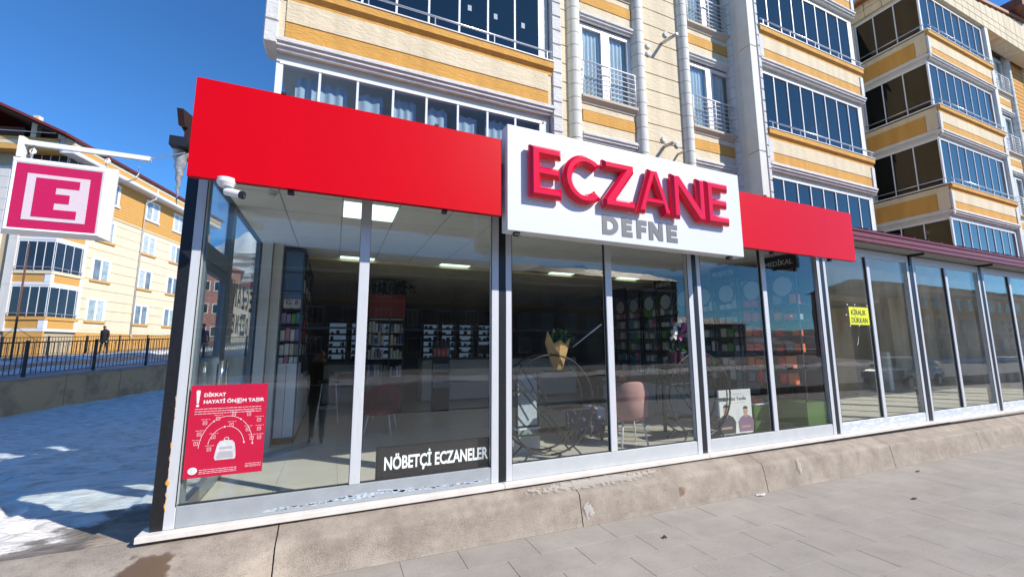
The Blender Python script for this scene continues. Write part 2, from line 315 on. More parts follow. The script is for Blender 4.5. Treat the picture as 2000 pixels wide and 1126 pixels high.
def yard(x, y):
    t, p = fcoord(x, y)
    d = math.hypot(x - .2, y + .3)
    z = -.13 - .62 * sm(d, .6, 12)
    base = walltop(t) - 1.2
    z = z + (max(base, -.85) + .1 - z) * sm(-p, 4, 0)
    a = sm(-x, .3, 1.5) * .8 + .2
    if x > -.3 and y > -.3: z += .04 * sm(y, -.2, 1)
    for fx, fy, fc, fs_ in FEET:
        dx, dy = x - fx, y - fy
        if abs(dx) < .5 and abs(dy) < .5:
            u = dx * fc + dy * fs_; w = -dx * fs_ + dy * fc; q = (u / .17) ** 2 + (w / .085) ** 2; z -= .05 * math.exp(-q * q) - .018 * math.exp(-(q - 1.7) ** 2 * 2)
    return z + .045 * fb(x, y, 1.1) * a * sm(d, .3, 2) + (.022 * fb(x, y, 4.2) + .012 * fb(y, x, 9)) * a * sm(d, .3, 2)
xs = lin(-14, -6, 40)[:-1] + lin(-6, .185, 130); ys = lin(-2.6, 8.5, 220)[:-1] + lin(8.5, 34, 110)
grid('snow_ground', xs, ys, yard, snowm, kind='structure')
asphalt = mat('wet asphalt with slush', (.085, .082, .08), .55, col2=(.16, .155, .15), c2=(.4, .65), vscale=1.2, bump=.3, bscale=30)
slush = mat('packed snow', (.62, .64, .68), .7, col2=(.30, .29, .28), c2=(.5, .7), vscale=1.5, bump=.6, bscale=6)
def strip(name, p0, p1, t0, t1, dz, m, nt_=60, np_=6, amp=0., crown=0.):
    vs_ = []; fs = []
    for i in range(nt_):
        for j in range(np_):
            t = t0 + (t1 - t0) * i / (nt_ - 1); p = p0 + (p1 - p0) * j / (np_ - 1)
            v = F0 + FD * t + FN * p; e = math.sin(math.pi * j / (np_ - 1))
            vs_.append((v.x, v.y, walltop(t) + dz + e * crown + e * amp * fb(v.x, v.y, .9)))
    for i in range(nt_ - 1):
        for j in range(np_ - 1): fs.append((i * np_ + j, i * np_ + j + 1, (i + 1) * np_ + j + 1, (i + 1) * np_ + j))
    me = bpy.data.meshes.new(name); me.from_pydata(vs_, [], fs); me.materials.append(m); me.polygons.foreach_set('use_smooth', [True] * len(me.polygons))
    o = bpy.data.objects.new(name, me); C.objects.link(o); o['kind'] = 'structure'; return o
strip('side_road', .1, 40, -25, 60, -.02, asphalt)
strip('snow_bank', 1.0, 3.2, -22, 45, -.015, slush, np_=10, amp=.1, crown=.12)
strip('snow_bank', 6.6, 8.4, -22, 45, -.015, slush, np_=10, amp=.1, crown=.16)
strip('side_pavement', 9.4, 11.3, -22, 45, .02, mat('pale pavement', (.34, .31, .28), .9, var=.15, vscale=3), nt_=40)
ground = mat('distant ground', (.30, .28, .26), .9, col2=(.62, .63, .66), c2=(.45, .55), vscale=.02)
grid('ground', lin(-2500, 2500, 30), lin(-2500, 2500, 30), lambda x, y: -1.45, ground, kind='structure')

# pavement made of slabs (courses .345 m deep running along the shop)
pav = bpy.data.objects.new('pavement', None); C.objects.link(pav); pav['kind'] = 'structure'
ang = -math.atan(.0144)
def sheet(name, x0, x1, y0, y1, dz, m, parent=None, kind=None):
    o = grid(name, [x0, x1], [y0, y1], lambda x, y: zp(x) + dz, m, parent, kind, smooth=False); return o
sheet('mortar_bed', 1.0, 60, -8.0, -.30, -.0075, jointm, pav)
rows = [-.38 - .345 * i for i in range(9)]
mesh_cache = {}
cnt = 0
jx = {0: [3.28], 1: [3.64, 6.48], 2: [4.69, 5.41], 3: [5.08], 4: [6.10], 5: [6.48]}
for r_, y1 in enumerate(rows):
    y0 = y1 - .345; x = 1.0 + random.uniform(0, .5)
    anchors = jx.get(r_, [])
    edges = [.9]
    a0 = anchors[0] if anchors else random.uniform(3, 4)
    e = a0; left = []
    while e > 1.0: left.append(e); e -= random.choice([.69, .69, .70, .52])
    right = []; e = a0
    while e < 16.5:
        e += random.choice([.69, .70, .69, .52, .86])
        for q in anchors[1:]:
            if abs(e - q) < .3: e = q
        right.append(e)
    edges += sorted(left) + right
    for a, b in zip(edges[:-1], edges[1:]):
        if y1 < -2.1 and a > 12: continue
        w = round(b - a - .003, 3); d = .342; m = random.choice(slabm); h = random.uniform(-.0009, .0009); k = (w, m.name)
        if k not in mesh_cache:
            bm = bmesh.new(); bmesh.ops.create_cube(bm, size=1); bmesh.ops.scale(bm, vec=(w, d, .05), verts=bm.verts)
            bmesh.ops.bevel(bm, geom=[e_ for e_ in bm.edges if all(v.co.z > 0 for v in e_.verts)], offset=.0015, segments=1, affect='EDGES')
            me = bpy.data.meshes.new('slab'); bm.to_mesh(me); bm.free(); me.materials.append(m); mesh_cache[k] = me
        o = bpy.data.objects.new('slab', mesh_cache[k]); C.objects.link(o); o.parent = pav
        xc = (a + b) / 2; o.location = (xc, (y0 + y1) / 2, zp(xc) - .025 + h); o.rotation_euler[1] = -ang + random.uniform(-.0007, .0007); o.rotation_euler[0] = random.uniform(-.001, .001)
        cnt += 1
sheet('slab_field', 1.0, 60, -8, rows[-1] - .345, -.001, slabm[0], pav); sheet('slab_field', 12.4, 60, rows[-1] - .345, -2.1, -.012, slabm[0], pav)
sheet('slab_field', 16.8, 60, -2.1, -.36, -.004, slabm[0], pav)
# street in front (seen mirrored in the glass)
box('kerb', -40, 60, -8.15, -8.0, -1.3, -.42, concrete)['kind'] = 'structure'
grid('road', lin(-60, 90, 20), lin(-19, -8.15, 6), lambda x, y: -.62, mat('dry grey asphalt', (.17, .17, .17), .85, var=.12, vscale=.8), kind='structure')
grid('snow_verge', lin(-60, 90, 160), lin(-22.5, -19, 12), lambda x, y: -.45 + .14 * fb(x, y, .9) - .15 * (abs(y + 20.75) / 1.75) ** 4, slush, kind='structure')
grid('far_pavement', lin(-60, 90, 10), lin(-45, -22.5, 6), lambda x, y: -.5, mat('far paving', (.25, .22, .20), .9, var=.15), kind='structure')
grid('near_verge', lin(-40, 1.0, 30), lin(-8.0, -2.6, 8), lambda x, y: -.40 + .02 * fb(x, y, 1), concrete, kind='structure')

# plinth under the shopfronts, cast in lengths
pl = thing('concrete_plinth', (1.1, -.2, -.3), 'long rough stained concrete plinth under the shopfront sills', 'plinth')
prof_r = [(.02, -.055), (-.10, -.075), (-.17, -.11), (-.272, -.142), (-.292, -.160), (-.318, -.29), (-.35, None), (-.37, None)]
prof_l = [(.02, -.07), (-.10, -.08), (-.22, -.095), (-.45, -.14), (-.75, -.21), (-1.1, -.29), (-1.6, -.36), (-2.7, -.45)]
def plz(x, k):
    w = sm(x, .35, 1.25)
    yr, zr = prof_r[k]; drop = -.012 * max(0, x - 6)
    zr = zp(x) - (.03 if k == 7 else .0) if zr is None else zr + drop * (1 if k else .6)
    yl, zl = prof_l[k]
    return yl + (yr - yl) * w, zl + (zr - zl) * w
segs = [(-1.6, 1.09), (1.10, 3.97), (3.98, 6.87), (6.88, 9.93), (9.94, 12.9), (12.91, 15.9), (15.91, 18.9), (18.91, 25), (25.01, 34)]
for a, b in segs:
    n = max(8, int((b - a) / .07)); xs_ = lin(a, b, n); vs_ = []; fs = []; K = 4
    prof_n = (len(prof_r) - 1) * K + 1
    for x in xs_:
        for q in range(prof_n):
            k = min(q // K, len(prof_r) - 2); f = q / K - k
            p0, p1 = plz(x, k), plz(x, k + 1); y = p0[0] + (p1[0] - p0[0]) * f; z = p0[1] + (p1[1] - p0[1]) * f
            nn = (fb(x + z * 2, y + z * 3, 4) * .004 + fb(x * 1.5, z * 3, 14) * .0025) * (1 if 2 < q < prof_n - 3 else .2)
            vs_.append((x, y - nn, z + nn * .8))
    for i in range(n - 1):
        for q in range(prof_n - 1): fs.append((i * prof_n + q, i * prof_n + q + 1, (i + 1) * prof_n + q + 1, (i + 1) * prof_n + q))
    MB().add(vs_, fs).build('plinth_block', concrete, pl, smooth=True)
# wet stain, chips and litter
wet = mat('wet patch', (.13, .085, .05), .35, var=.2)
def patch(name, cx, cy, rx, ry, zf, m, label, cat, seed=0, n=36, dz=.004, h=0):
    vs_ = [(cx, cy, zf(cx, cy) + dz + h)]
    for i in range(n):
        a = 2 * math.pi * i / n; k = 1 + .35 * noise.noise(Vector((math.cos(a) * 1.5, math.sin(a) * 1.5, seed)))+ .12 * noise.noise(Vector((math.cos(a) * 6, math.sin(a) * 6, seed)))
        x, y = cx + rx * k * math.cos(a), cy + ry * k * math.sin(a); vs_.append((x, y, zf(x, y) + dz))
    fs = [(0, 1 + i, 1 + (i + 1) % n) for i in range(n)]
    o = MB().add(vs_, fs).build(name, m); tag(o, label, cat); return o
pz = lambda x, y: zp(x)

# ------------------------------------------------------------------ apartment building
AP = thing('apartment_building', (10, 3, 0), 'cream and ochre apartment block with glazed balconies above the shops', 'building')
def cornice(x0, x1, z, yf=2.0, par=AP, h=.18, m=None, nm='cornice', ends=False):
    m = m or wplast; g = MB()
    pr_ = [(yf + .06, 0), (yf + .02, 0), (yf + .02, .04), (yf - .02, .05), (yf - .02, .095), (yf - .05, .105), (yf - .05, .145), (yf - .03, .15), (yf - .03, h), (yf + .06, h)]
    g.prism([(a, z + b) for a, b in pr_], 'x', x0, x1); return g.build(nm, m, par)
def sillband(x0, x1, z, yf=2.0, par=AP, h=.27):
    g = MB(); g.prism([(yf + .05, z), (yf - .012, z), (yf - .012, z + .06), (yf - .07, z + .12), (yf - .07, z + h - .02), (yf + .05, z + h - .02)], 'x', x0, x1); o = g.build('sill_band', orange, par)
    box('coping', x0 - .01, x1 + .01, yf - .085, yf + .07, z + h - .02, z + h, wframe, par); return o
def rails(x0, x1, z, y=1.93, par=AP, step=1.05, dirx=True, h=.16):
    r_ = MB()
    if dirx: r_.tube([(x0, y, z + h), (x1, y, z + h)], .018, 8)
    else: r_.tube([(y, x0, z + h), (y, x1, z + h)], .018, 8)
    o = r_.build('railing', rail, par, smooth=True); n = max(2, int((x1 - x0) / step) + 1)
    for i in range(n):
        x = x0 + .1 + (x1 - x0 - .2) * i / (n - 1)
        p = MB()
        p.tube([(x, y, z), (x, y, z + h)] if dirx else [(y, x, z), (y, x, z + h)], .012, 6); q = p.build('baluster', rail, o); q.location = (0, 0, 0)
    return o
def curtain(x0, x1, y, z0, z1, m, par, amp=.035, wl=.16, seed=0, drop=.0):
    n = max(12, int((x1 - x0) / .018)); vs_ = []; fs = []
    for i in range(n):
        x = x0 + (x1 - x0) * i / (n - 1); ph = x / wl * 2 * math.pi + 1.6 * math.sin(x * 3 + seed)
        yy = y + amp * math.sin(ph); top = z1 - drop * abs(math.sin(ph / 2 + seed))
        vs_ += [(x, yy, z0), (x, yy * .5 + y * .5, top)]
    for i in range(n - 1): fs.append((2 * i, 2 * i + 2, 2 * i + 3, 2 * i + 1))
    return MB().add(vs_, fs).build('curtain', m, par, smooth=True)
random.seed(3)
def balcony(x0, x1, k, n, gm, curtains=False, pil=(True, True), side=False, slabonly=False, fx0=None, par=AP):
    """glazed balcony k: slab band whose cornice starts at zb and the glazing above it"""
    zb = 5.73 + 2.83 * k
    if k >= 0:
        box('balcony_slab', x0, x1, 2.0, 3.5, zb + .10, zb + .80, cream, par)
        box('balcony_soffit', x0, x1, 2.07, 3.5, zb + .02, zb + .10, colgrey, par)
        cornice(x0 - (.04 if side else 0), x1 + .06, zb, par=par)
        box('ochre_band', x0 + .1, x1 - .08, 1.988, 2.0, zb + .185, zb + .43, orange, par)
        box('band_groove', x0 + .1, x1 - .08, 1.992, 2.004, zb + .43, zb + .45, groove, par)
        box('cream_band', x0 + .1, x1 - .08, 1.984, 2.0, zb + .45, zb + .80, cream, par)
        sillband(x0 + .02, x1 + .02, zb + .79, par=par)
        for s, xx in ((0, x0), (1, x1 - .12)):
            if pil[s]: box('pilaster_cap', xx - .02, xx + .14, 1.962, 2.02, zb + .18, zb + .79, wplast, par, bev=.008)
        rails(x0 + .05, x1 - .02, zb + 1.06, par=par)
    zg0, zg1 = (zb + 1.06 if k >= 0 else zb + 1.0), zb + 2.70
    yg = 2.10; xa = x0 + .05; xb = x1 - .18
    box('glazing_head', xa, xb, yg - .03, yg + .05, zg1 - .05, zg1 + .0, wframe, par)
    box('glazing_track', xa, xb, yg - .03, yg + .05, zg0 - .02, zg0 + .03, wframe, par)
    box('lintel', x0, x1, yg + .01, yg + .12, zg1, zg1 + .15, colgrey, par)
    w = (xb - xa) / n
    for i in range(n + 1):
        f = .045 if i in (0, n) else .017
        box('mullion', xa + i * w - f, xa + i * w + f, yg - .022, yg + .022, zg0 + .03, zg1 - .05, wframe, par)
    for i in range(n):
        box('pane', xa + i * w + .02, xa + (i + 1) * w - .02, yg - .004, yg + .004, zg0 + .03, zg1 - .05, gm, par).rotation_euler = (random.uniform(-.006, .006), 0, random.uniform(-.012, .012))
    box('reveal', xb + .045, x1 - .02, yg - .02, yg + .6, zg0 - .04, zg1 + .02, colgrey, par)
    if curtains:
        for i in range(n):
            a = xa + i * w + (.20 if i == 0 else .02) ; curtain(a, a + w * (.70 if i < n - 1 else .2), yg + .16, zg0 - .02, zg1 - .07 - .02 * (i % 3), curt, par, amp=.018, wl=.12 + .03 * (i % 3), seed=i * 1.7, drop=.05)
# bay 1 and bay 2 of block A, then the projecting bay of block B
box('building_mass', .46, 15.6, 3.5, 13.0, 2.95, 17.5, cream, AP); box('building_mass', 15.6, 20.05, 4.3, 13.0, 2.95, 17.5, cream, AP); box('building_mass', 20.2, 40, 4.1, 16.0, .5, 14.9, cream, AP)
box('ground_floor_mass', 9.3, 40, 13.0, 16.0, -1.2, 3.0, wallg, AP)
for k in range(-1, 3): balcony(.46, 5.0, k, 8, glassT if k == -1 else glassR, curtains=(k == -1), pil=(False, False))
for k in range(-1, 3): balcony(11.08, 15.62, k, 8, glassR)
# stickers left on the new panes
stm = mat('pane sticker', (.30, .36, .42), .6)
for xx in (3.36, 3.86, 4.42): box('sticker', xx, xx + .07, 2.088, 2.094, 7.42 - (xx - 3.3) * .0, 7.53, stm, AP)
# white rusticated corner pilasters
def blocks(x0, x1, y0, y1, z0, z1, step, m, nm='pilaster_block', par=AP, bev=.015):
    z = z0
    while z < z1 - .05:
        e = min(z + step, z1); box(nm, x0, x1, y0, y1, z + .006, e - .006, m, par, bev=bev); z = e
box('pilaster_core', .31, .45, 2.0, 2.4, 5.78, 15, colgrey, AP)
blocks(.29, .47, 1.955, 2.3, 5.77, 11.6, .355, wplast)
box('pilaster_core', 5.02, 5.21, 2.0, 2.62, 3.2, 14, colgrey, AP); blocks(5.01, 5.22, 1.965, 2.2, 3.3, 10.5, .30, wplast)
box('pilaster_core', 10.76, 11.06, 2.02, 2.62, 3.2, 15, colgrey, AP); blocks(10.98, 11.10, 1.965, 2.2, 3.3, 12.5, .30, wplast)
blocks(10.72, 10.975, 1.985, 2.3, 3.3, 12.5, 2.83, colgrey, bev=.01)
# recessed centre: rusticated panels, half-round columns and french windows
box('wall_core', 5.1, 11.0, 2.76, 3.5, 3.0, 16, cjoint, AP)
def panels(x0, x1, z0, z1, step, m, yf=2.6, par=AP):
    z = z0
    while z < z1 - .02:
        e = min(z + step, z1); box('wall_panel', x0, x1, yf, yf + .17, z + .009, e - .009, m, par, bev=.006); z = e
panels(5.22, 5.74, 3.12, 14, .4258, cream); panels(7.80, 8.93, 3.12, 14, .4258, cream); panels(11.1, 11.16, 3.12, 14, .4258, cream)
def halfcol(xc, z0, z1, r=.155, yf=2.6, step=.3, par=AP):
    z = z0; n = 14
    while z < z1:
        e = z + step; g = MB()
        for (a, b, rr) in ((z + .008, e - .008, r),):
            poly = [(xc + rr * math.cos(math.pi + math.pi * i / n), yf + .02 + rr * 1.05 * math.sin(math.pi + math.pi * i / n)) for i in range(n + 1)] + [(xc + rr, yf + .1), (xc - rr, yf + .1)]
            g.prism(poly, 'z', a, b)
        g.build('column_drum', colgrey, par); z = e
    g = MB(); rr = r - .015
    poly = [(xc + rr * math.cos(math.pi + math.pi * i / n), yf + .02 + rr * 1.05 * math.sin(math.pi + math.pi * i / n)) for i in range(n + 1)]
    g.prism(poly, 'z', z0, z1).build('column_core', cjoint, par)
def window_bay(x0, x1, k, yf=2.6, par=AP, hasrail=True):
    zb = 5.73 + 2.83 * k; g = .02
    cornice(x0, x1, zb + .02, yf - .02, par, h=.18)
    box('cream_panel', x0, x1, yf, yf + .17, zb + .20, zb + .44, cream, par); box('ochre_panel', x0 + .03, x1 - .03, yf - .012, yf + .16, zb + .45, zb + .70, orange, par)
    box('groove', x0, x1, yf - .004, yf + .1, zb + .70, zb + .72, groove, par)
    box('cream_panel', x0, x1, yf, yf + .17, zb + .72, zb + .86, cream, par)
    s = MB(); s.prism([(yf + .2, zb + .86), (yf - .02, zb + .86), (yf - .03, zb + .90), (yf - .10, zb + .96), (yf - .10, zb + 1.02), (yf + .2, zb + 1.04)], 'x', x0 - .02, x1 + .02); s.build('window_sill', mat('stone sill', (.50, .44, .34), .8, var=.05), par)
    z0, z1 = zb + 1.04, min(zb + 2.85, 14.18 if x0 > 20 else 99)
    yw = yf + .10; f = box('window_frame', x0, x0 + .07, yw - .03, yw + .03, z0, z1, wframe, par)
    fx = MB(); fx.box(x1 - .07, x1, yw - .03, yw + .03, z0, z1).box(x0 + .07, x1 - .07, yw - .03, yw + .03, z1 - .07, z1).box(x0 + .07, x1 - .07, yw - .03, yw + .03, z0, z0 + .06)
    xm = (x0 + x1) / 2; fx.box(xm - .075, xm - .008, yw - .045, yw + .02, z0 + .06, z1 - .07).box(xm + .008, xm + .075, yw - .045, yw + .02, z0 + .06, z1 - .07)
    for a, b in ((x0 + .07, xm - .075), (xm + .075, x1 - .07)):
        fx.box(a, a + .035, yw - .04, yw + .02, z0 + .06, z1 - .07).box(b - .035, b, yw - .04, yw + .02, z0 + .06, z1 - .07).box(a + .035, b - .035, yw - .04, yw + .02, z1 - .115, z1 - .07).box(a + .035, b - .035, yw - .04, yw + .02, z0 + .06, z0 + .10)
    fx.build('sash', wframe, par)
    for a, b in ((x0 + .1, xm - .1), (xm + .1, x1 - .1)): box('pane', a, b, yw - .004, yw + .004, z0 + .09, z1 - .11, glassW, par)
    curtain(x0 + .08, x0 + .08 + (x1 - x0) * .46, yw + .05, z0 + .05, z1 - .05, tulle, par, amp=.02, wl=.11, seed=k + x0); curtain(xm + .1, xm + .1 + (x1 - x0) * .30, yw + .05, z0 + .05, z1 - .05, tulle, par, amp=.02, wl=.1, seed=k * 2 + x0)
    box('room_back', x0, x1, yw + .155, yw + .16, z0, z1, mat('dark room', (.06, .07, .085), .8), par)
    if hasrail:
        r_ = MB(); yr = yf - .06
        for q in range(6): r_.tube([(x0, yr, z0 + .09 + q * .115), (x1, yr, z0 + .09 + q * .115)], .009, 6)
        r_.tube([(x0, yr, z0 + .78), (x1, yr, z0 + .78)], .02, 6)
        for xx in (x0 + .02, xm, x1 - .02): r_.tube([(xx, yr, z0), (xx, yr, z0 + .78)], .016, 6)
        r_.build('window_railing', metalw, par, smooth=True)
for k in (-1, 0, 1, 2):
    window_bay(6.06, 7.50, k); window_bay(9.24, 10.80, k)
for xc in (5.89, 7.66, 9.08, 10.95 - .12): halfcol(xc, 3.0, 12.5)
panels(10.98, 11.0, 3.1, 12, .4258, cream)
# flues and caps on the wall
flue = mat('galvanised flue', (.55, .54, .50), .5, .1, var=.1)
def flue_pipe(x, z, L=.55, r=.045, dx=.0):
    t = MB(); t.tube([(x, 2.62, z), (x + dx, 2.62 - L, z - .01)], r, 14); o = t.build('flue_pipe', flue, AP, smooth=True)
    t = MB(); t.tube([(x + dx, 2.62 - L - .012, z - .01), (x + dx, 2.62 - L + .06, z - .01)], r * .82, 12); t.build('flue_opening', blackm, o).location = (0, 0, 0)
def vent_cap(x, z):
    t = MB(); t.tube([(x, 2.56, z), (x, 2.62, z)], .07, 16); t.build('vent_cap', wplast, AP, smooth=False)
flue_pipe(8.40, 8.70, .42, .038, .10); vent_cap(8.55, 8.98); vent_cap(7.98, 8.50); vent_cap(7.98, 8.3)
flue_pipe(8.30, 6.02, .28, .042, .03); vent_cap(8.30, 6.20); vent_cap(8.72, 6.15); flue_pipe(8.72, 5.92, .22, .028, .03); vent_cap(5.52, 9.0); vent_cap(5.45, 6.3); vent_cap(11.08, 7.6)
# block B: projecting corner bay glazed on front and side
BP = AP
for k in range(-1, 3):
    balcony(20.1, 25.1, k, 8, glassQ, side=True, pil=(True, True)); zb = 5.73 + 2.83 * k
    if k >= 0:
        box('side_band', 20.088, 20.1, 2.02, 4.1, zb + .10, zb + .98, cream, AP); box('side_ochre_panel', 20.07, 20.088, 2.34, 4.08, zb + .185, zb + .78, orange, AP)
        box('pilaster_cap', 20.05, 20.12, 2.02, 2.32, zb + .18, zb + .80, cream, AP); box('side_coping', 20.03, 20.14, 1.92, 4.1, zb + 1.02, zb + 1.05, wframe, AP)
        c_ = MB(); c_.prism([(20.16, zb), (20.08, zb), (20.08, zb + .04), (20.04, zb + .05), (20.04, zb + .145), (20.06, zb + .15), (20.06, zb + .18), (20.16, zb + .18)], 'y', 1.96, 4.1); c_.build('side_cornice', wplast, AP)
        rails(2.0, 4.05, zb + 1.06, y=20.02, dirx=False)
    z0, z1 = zb + 1.06, zb + 2.70
    for yy in (2.79, 3.42, 4.0): box('mullion', 20.13, 20.17, yy - .015, yy + .015, z0, z1, wframe, AP)
    for a, b in ((2.13, 2.77), (2.81, 3.40), (3.44, 3.99)): box('side_pane', 20.147, 20.153, a, b, z0, z1, glassB, AP)
    box('glazing_head', 20.12, 20.18, 2.12, 4.05, z1 - .03, z1 + .03, wframe, AP); box('side_lintel', 20.11, 20.2, 2.1, 4.1, z1 + .03, z1 + .15, colgrey, AP)
    box('corner_pilaster', 20.06, 20.3, 4.02, 4.15, z0 - .05, z1 + .1, wplast, AP)
    box('room_back', 20.3, 25, 3.45, 3.5, z0, z1, mat('brown blind', (.17, .12, .085), .8), AP); box('side_blind', 20.24, 20.25, 2.82, 4.0, z0, z1, mat('brown blind', (.17, .12, .085), .8), AP)
blocks(25.05, 25.35, 1.99, 2.3, 3.3, 14.2, 2.83, colgrey)
box('wall_core', 25.3, 40, 2.78, 4.1, 3, 14.6, cjoint, AP)
tile_o = plaster('ochre brick slip', (.62, .32, .09))
for (a, b) in ((25.4, 27.0), (29.0, 30.8), (33.0, 36.0)):
    panels(a, b, 3.12, 10.9, .4258, cream); panels(a, b, 11.0, 14.4, .20, tile_o)
for k in (0, 1, 2): window_bay(27.2, 28.75, k); window_bay(31.0, 32.7, k)
for xc in (27.0, 28.95, 30.8, 32.9): halfcol(xc, 3.0, 14.3, r=.14)
# parapet: projecting top storey band with scored tiles, following the gable
nb = 34
gz_ = lambda x: 14.95 + .11 * (x - 21.5)
for i in range(nb):
    x = 20.0 + i * .55; zt = gz_(x + .27) - .08
    for z0, z1, m in ((14.20, 14.50, cream), (14.52, 14.80, cream), (14.82, zt, cream)):
        if z1 > z0 + .05: box('parapet_tile', x + .008, x + .542, 1.98, 2.5, z0, z1, m, AP, bev=.006)
for i in range(5):
    y = 2.5 + i * .55
    for z0, z1, m in ((14.20, 14.50, cream), (14.52, 14.80, cream)): box('parapet_tile', 20.0, 20.2, y + .008, y + .542, z0, z1, m, AP, bev=.006)
g = MB(); g.prism([(19.7, gz_(19.7)), (38.7, gz_(38.7)), (38.7, gz_(38.7) + .12), (19.7, gz_(19.7) + .12)], 'y', 1.93, 9); g.build('roof', mat('brown roof edge', (.30, .13, .06), .6), AP)
box('roof_chimney', 28.0, 29.5, 1.6, 2.6, 15.95, 16.35, mat('rusty sheet', (.18, .07, .04), .7, var=.3), AP); g = MB(); g.tube([(26.6, 2.2, 15.5), (26.6, 2.2, 17.4)], .03, 6); g.build('aerial', blackm, AP)

# ------------------------------------------------------------------ canopy over the shops
can = thing('canopy_roof', (5, -.3, 3.2), 'low maroon sheet metal canopy roof running along above the shopfronts', 'canopy')
yl = -.33
g = MB(); g.prism([(yl, 3.22), (yl - .03, 3.22), (yl - .03, 3.27), (yl - .05, 3.29), (yl - .05, 3.32), (yl - .03, 3.34), (yl - .03, 3.37), (yl - .055, 3.385), (yl - .055, 3.41), (2.0, 4.35), (2.0, 4.30), (yl + .05, 3.37), (yl + .05, 3.22)], 'x', .36, 34); g.build('fascia_sheet', maroon, can)
for i in range(0, 68):
    x = i * .5 + .4
    g = MB(); g.prism([(yl - .058, 3.415), (2.0, 4.355), (2.0, 4.38), (yl - .058, 3.44)], 'x', x, x + .03)
    if i < 4 or i > 18: g.build('standing_seam', maroon, can)
box('soffit_board', .36, 34, yl + .05, .04, 3.215, 3.235, soff, can)
for x in (-.05,): 
    g = MB(); g.prism([(yl + .06, 3.24), (2.0, 4.29), (2.0, 3.24)], 'x', .36, .38); g.build('end_cheek', maroond, can)
for x in (9.08, 11.97, 14.87, 17.8, 20.8): 
    g = MB(); g.box(x - .02, x + .02, yl + .06, .06, 3.17, 3.215).box(x - .02, x + .02, -.04, 0, 3.0, 3.17); g.build('bracket', blackm, can)
# left eave box with gutter; icicle hangs from it
g = MB(); g.prism([(1.07, 4.09), (1.60, 4.22), (1.60, 3.93), (1.25, 3.955), (1.17, 3.93)], 'x', -.30, -.24); g.build('eave_flashing', maroond, can)
g = MB(); g.box(-.27, .36, 1.27, 1.60, 3.76, 4.02); g.build('eave_box', maroond, can)
g = MB(); g.box(-.36, -.20, 1.14, 1.62, 3.68, 3.79); g.build('gutter', blackm, can)
icem2 = mat('icicle ice', (.30, .32, .35), .12, var=.35, vscale=18, stretch=(1, 1, 2.5), coat=.5)
g = MB(); pts = []; 
for i in range(26):
    t = i / 25; pts.append((-.29 + .006 * math.sin(i * 1.3) + .012 * t, 1.30, 3.68 - .64 * t))
gg = MB(); n = 12; vs_ = []; fs = []
for i, p in enumerate(pts):
    t = i / 25; r_ = (.055 * (1 - t) ** 1.7 + .018 * (1 - t) + .003) * (1 + .05 * math.sin(i * 1.9))
    for q in range(n): vs_.append((p[0] + r_ * math.cos(6.2832 * q / n) * (1 + .15 * math.sin(q * 2.1)), p[1] + r_ * math.sin(6.2832 * q / n), p[2]))
for i in range(len(pts) - 1):
    for q in range(n): fs.append((i * n + q, i * n + (q + 1) % n, (i + 1) * n + (q + 1) % n, (i + 1) * n + q))
o = gg.add(vs_, fs).build('icicle', icem2, smooth=True, base=(-.29, 1.30, 3.68)); tag(o, 'long grey icicle hanging from the black gutter left of the red panel', 'icicle')

# ------------------------------------------------------------------ pharmacy shopfront
PH = thing('pharmacy_shopfront', (4.6, 0, 0), 'glazed pharmacy shopfront with silver frames under the red and white signs', 'shopfront')
VA = thing('vacant_shopfront', (14, 0, 0), 'empty glazed shop unit right of the pharmacy, film still on its sills', 'shopfront')
ZT = 3.19
rail1 = mat('shaded aluminium rail', (.36, .39, .41), .4, .1, var=.08, vscale=6); rail2 = mat('lightly shaded aluminium rail', (.52, .545, .55), .4, .1, var=.05, vscale=6)  # darker aluminium copies: weaker light on the bottom rails put into their colour
def front_bay(x0, x1, xm, P, gl, am, rm, posts=True):
    box('stile', x0, x0 + .075, -.035, .035, 0, ZT, am, P, bev=.004); box('stile', x1 - .085, x1, -.035, .035, 0, ZT, am, P, bev=.004)
    box('bottom_rail', x0 + .076, x1 - .086, -.03, .03, .0, .165, rm, P, bev=.004); box('top_rail', x0 + .076, x1 - .086, -.03, .03, ZT - .14, ZT, am, P, bev=.004)
    m_ = box('mullion', xm - .048, xm + .048, -.034, .034, .166, ZT - .141, am, P, bev=.004)
    for s in (-.05, .048): box('mullion_seal', xm + s, xm + s + .003, -.02, .02, .166, ZT - .141, alud, P)
    for a, b in ((x0 + .077, xm - .053), (xm + .053, x1 - .087)):
        box('glazing_gasket', a, b, -.012, .012, .1655, .175, alud, P)
        box('pane', a, b, -.004, .004, .176, ZT - .142, gl, P)
    for xx in (x0 + .0755, x1 - .0865): box('glazing_gasket', xx - .006, xx + .001, -.036, -.03, .166, ZT - .141, alud, P)
bays = [(.27, 3.135, 1.69, PH), (3.222, 6.09, 4.65, PH), (6.178, 9.045, 7.605, PH), (9.14, 11.905, 10.49, VA), (12.06, 14.86, 13.365, VA), (15.0, 17.75, 16.4, VA), (17.9, 20.65, 19.3, VA), (20.8, 23.5, 22.2, VA)]
for x0, x1, xm, P in bays: front_bay(x0, x1, xm, P, glassC if P is PH else glassV, alu, (rail1 if x0 < 1 else rail2) if P is PH else alub)
for a, b, P in ((.185, .268, PH), (3.137, 3.220, PH), (6.092, 6.176, PH), (9.047, 9.138, PH), (11.93, 12.035, VA), (14.865, 14.97, VA), (17.77, 17.88, VA), (20.67, 20.78, VA)):
    box('steel_post', a, b, -.03, .12, -.04, 3.21, blacks, P, bev=.003)
for a, b in ((.12, 3.178), (3.18, 6.133), (6.135, 9.09), (9.092, 12.0), (12.002, 14.9), (14.902, 17.8), (17.802, 23.5)):
    box('sill_stone', a, b, -.105, .1, -.05, -.002, marble, PH if a < 9 else VA, bev=.004)
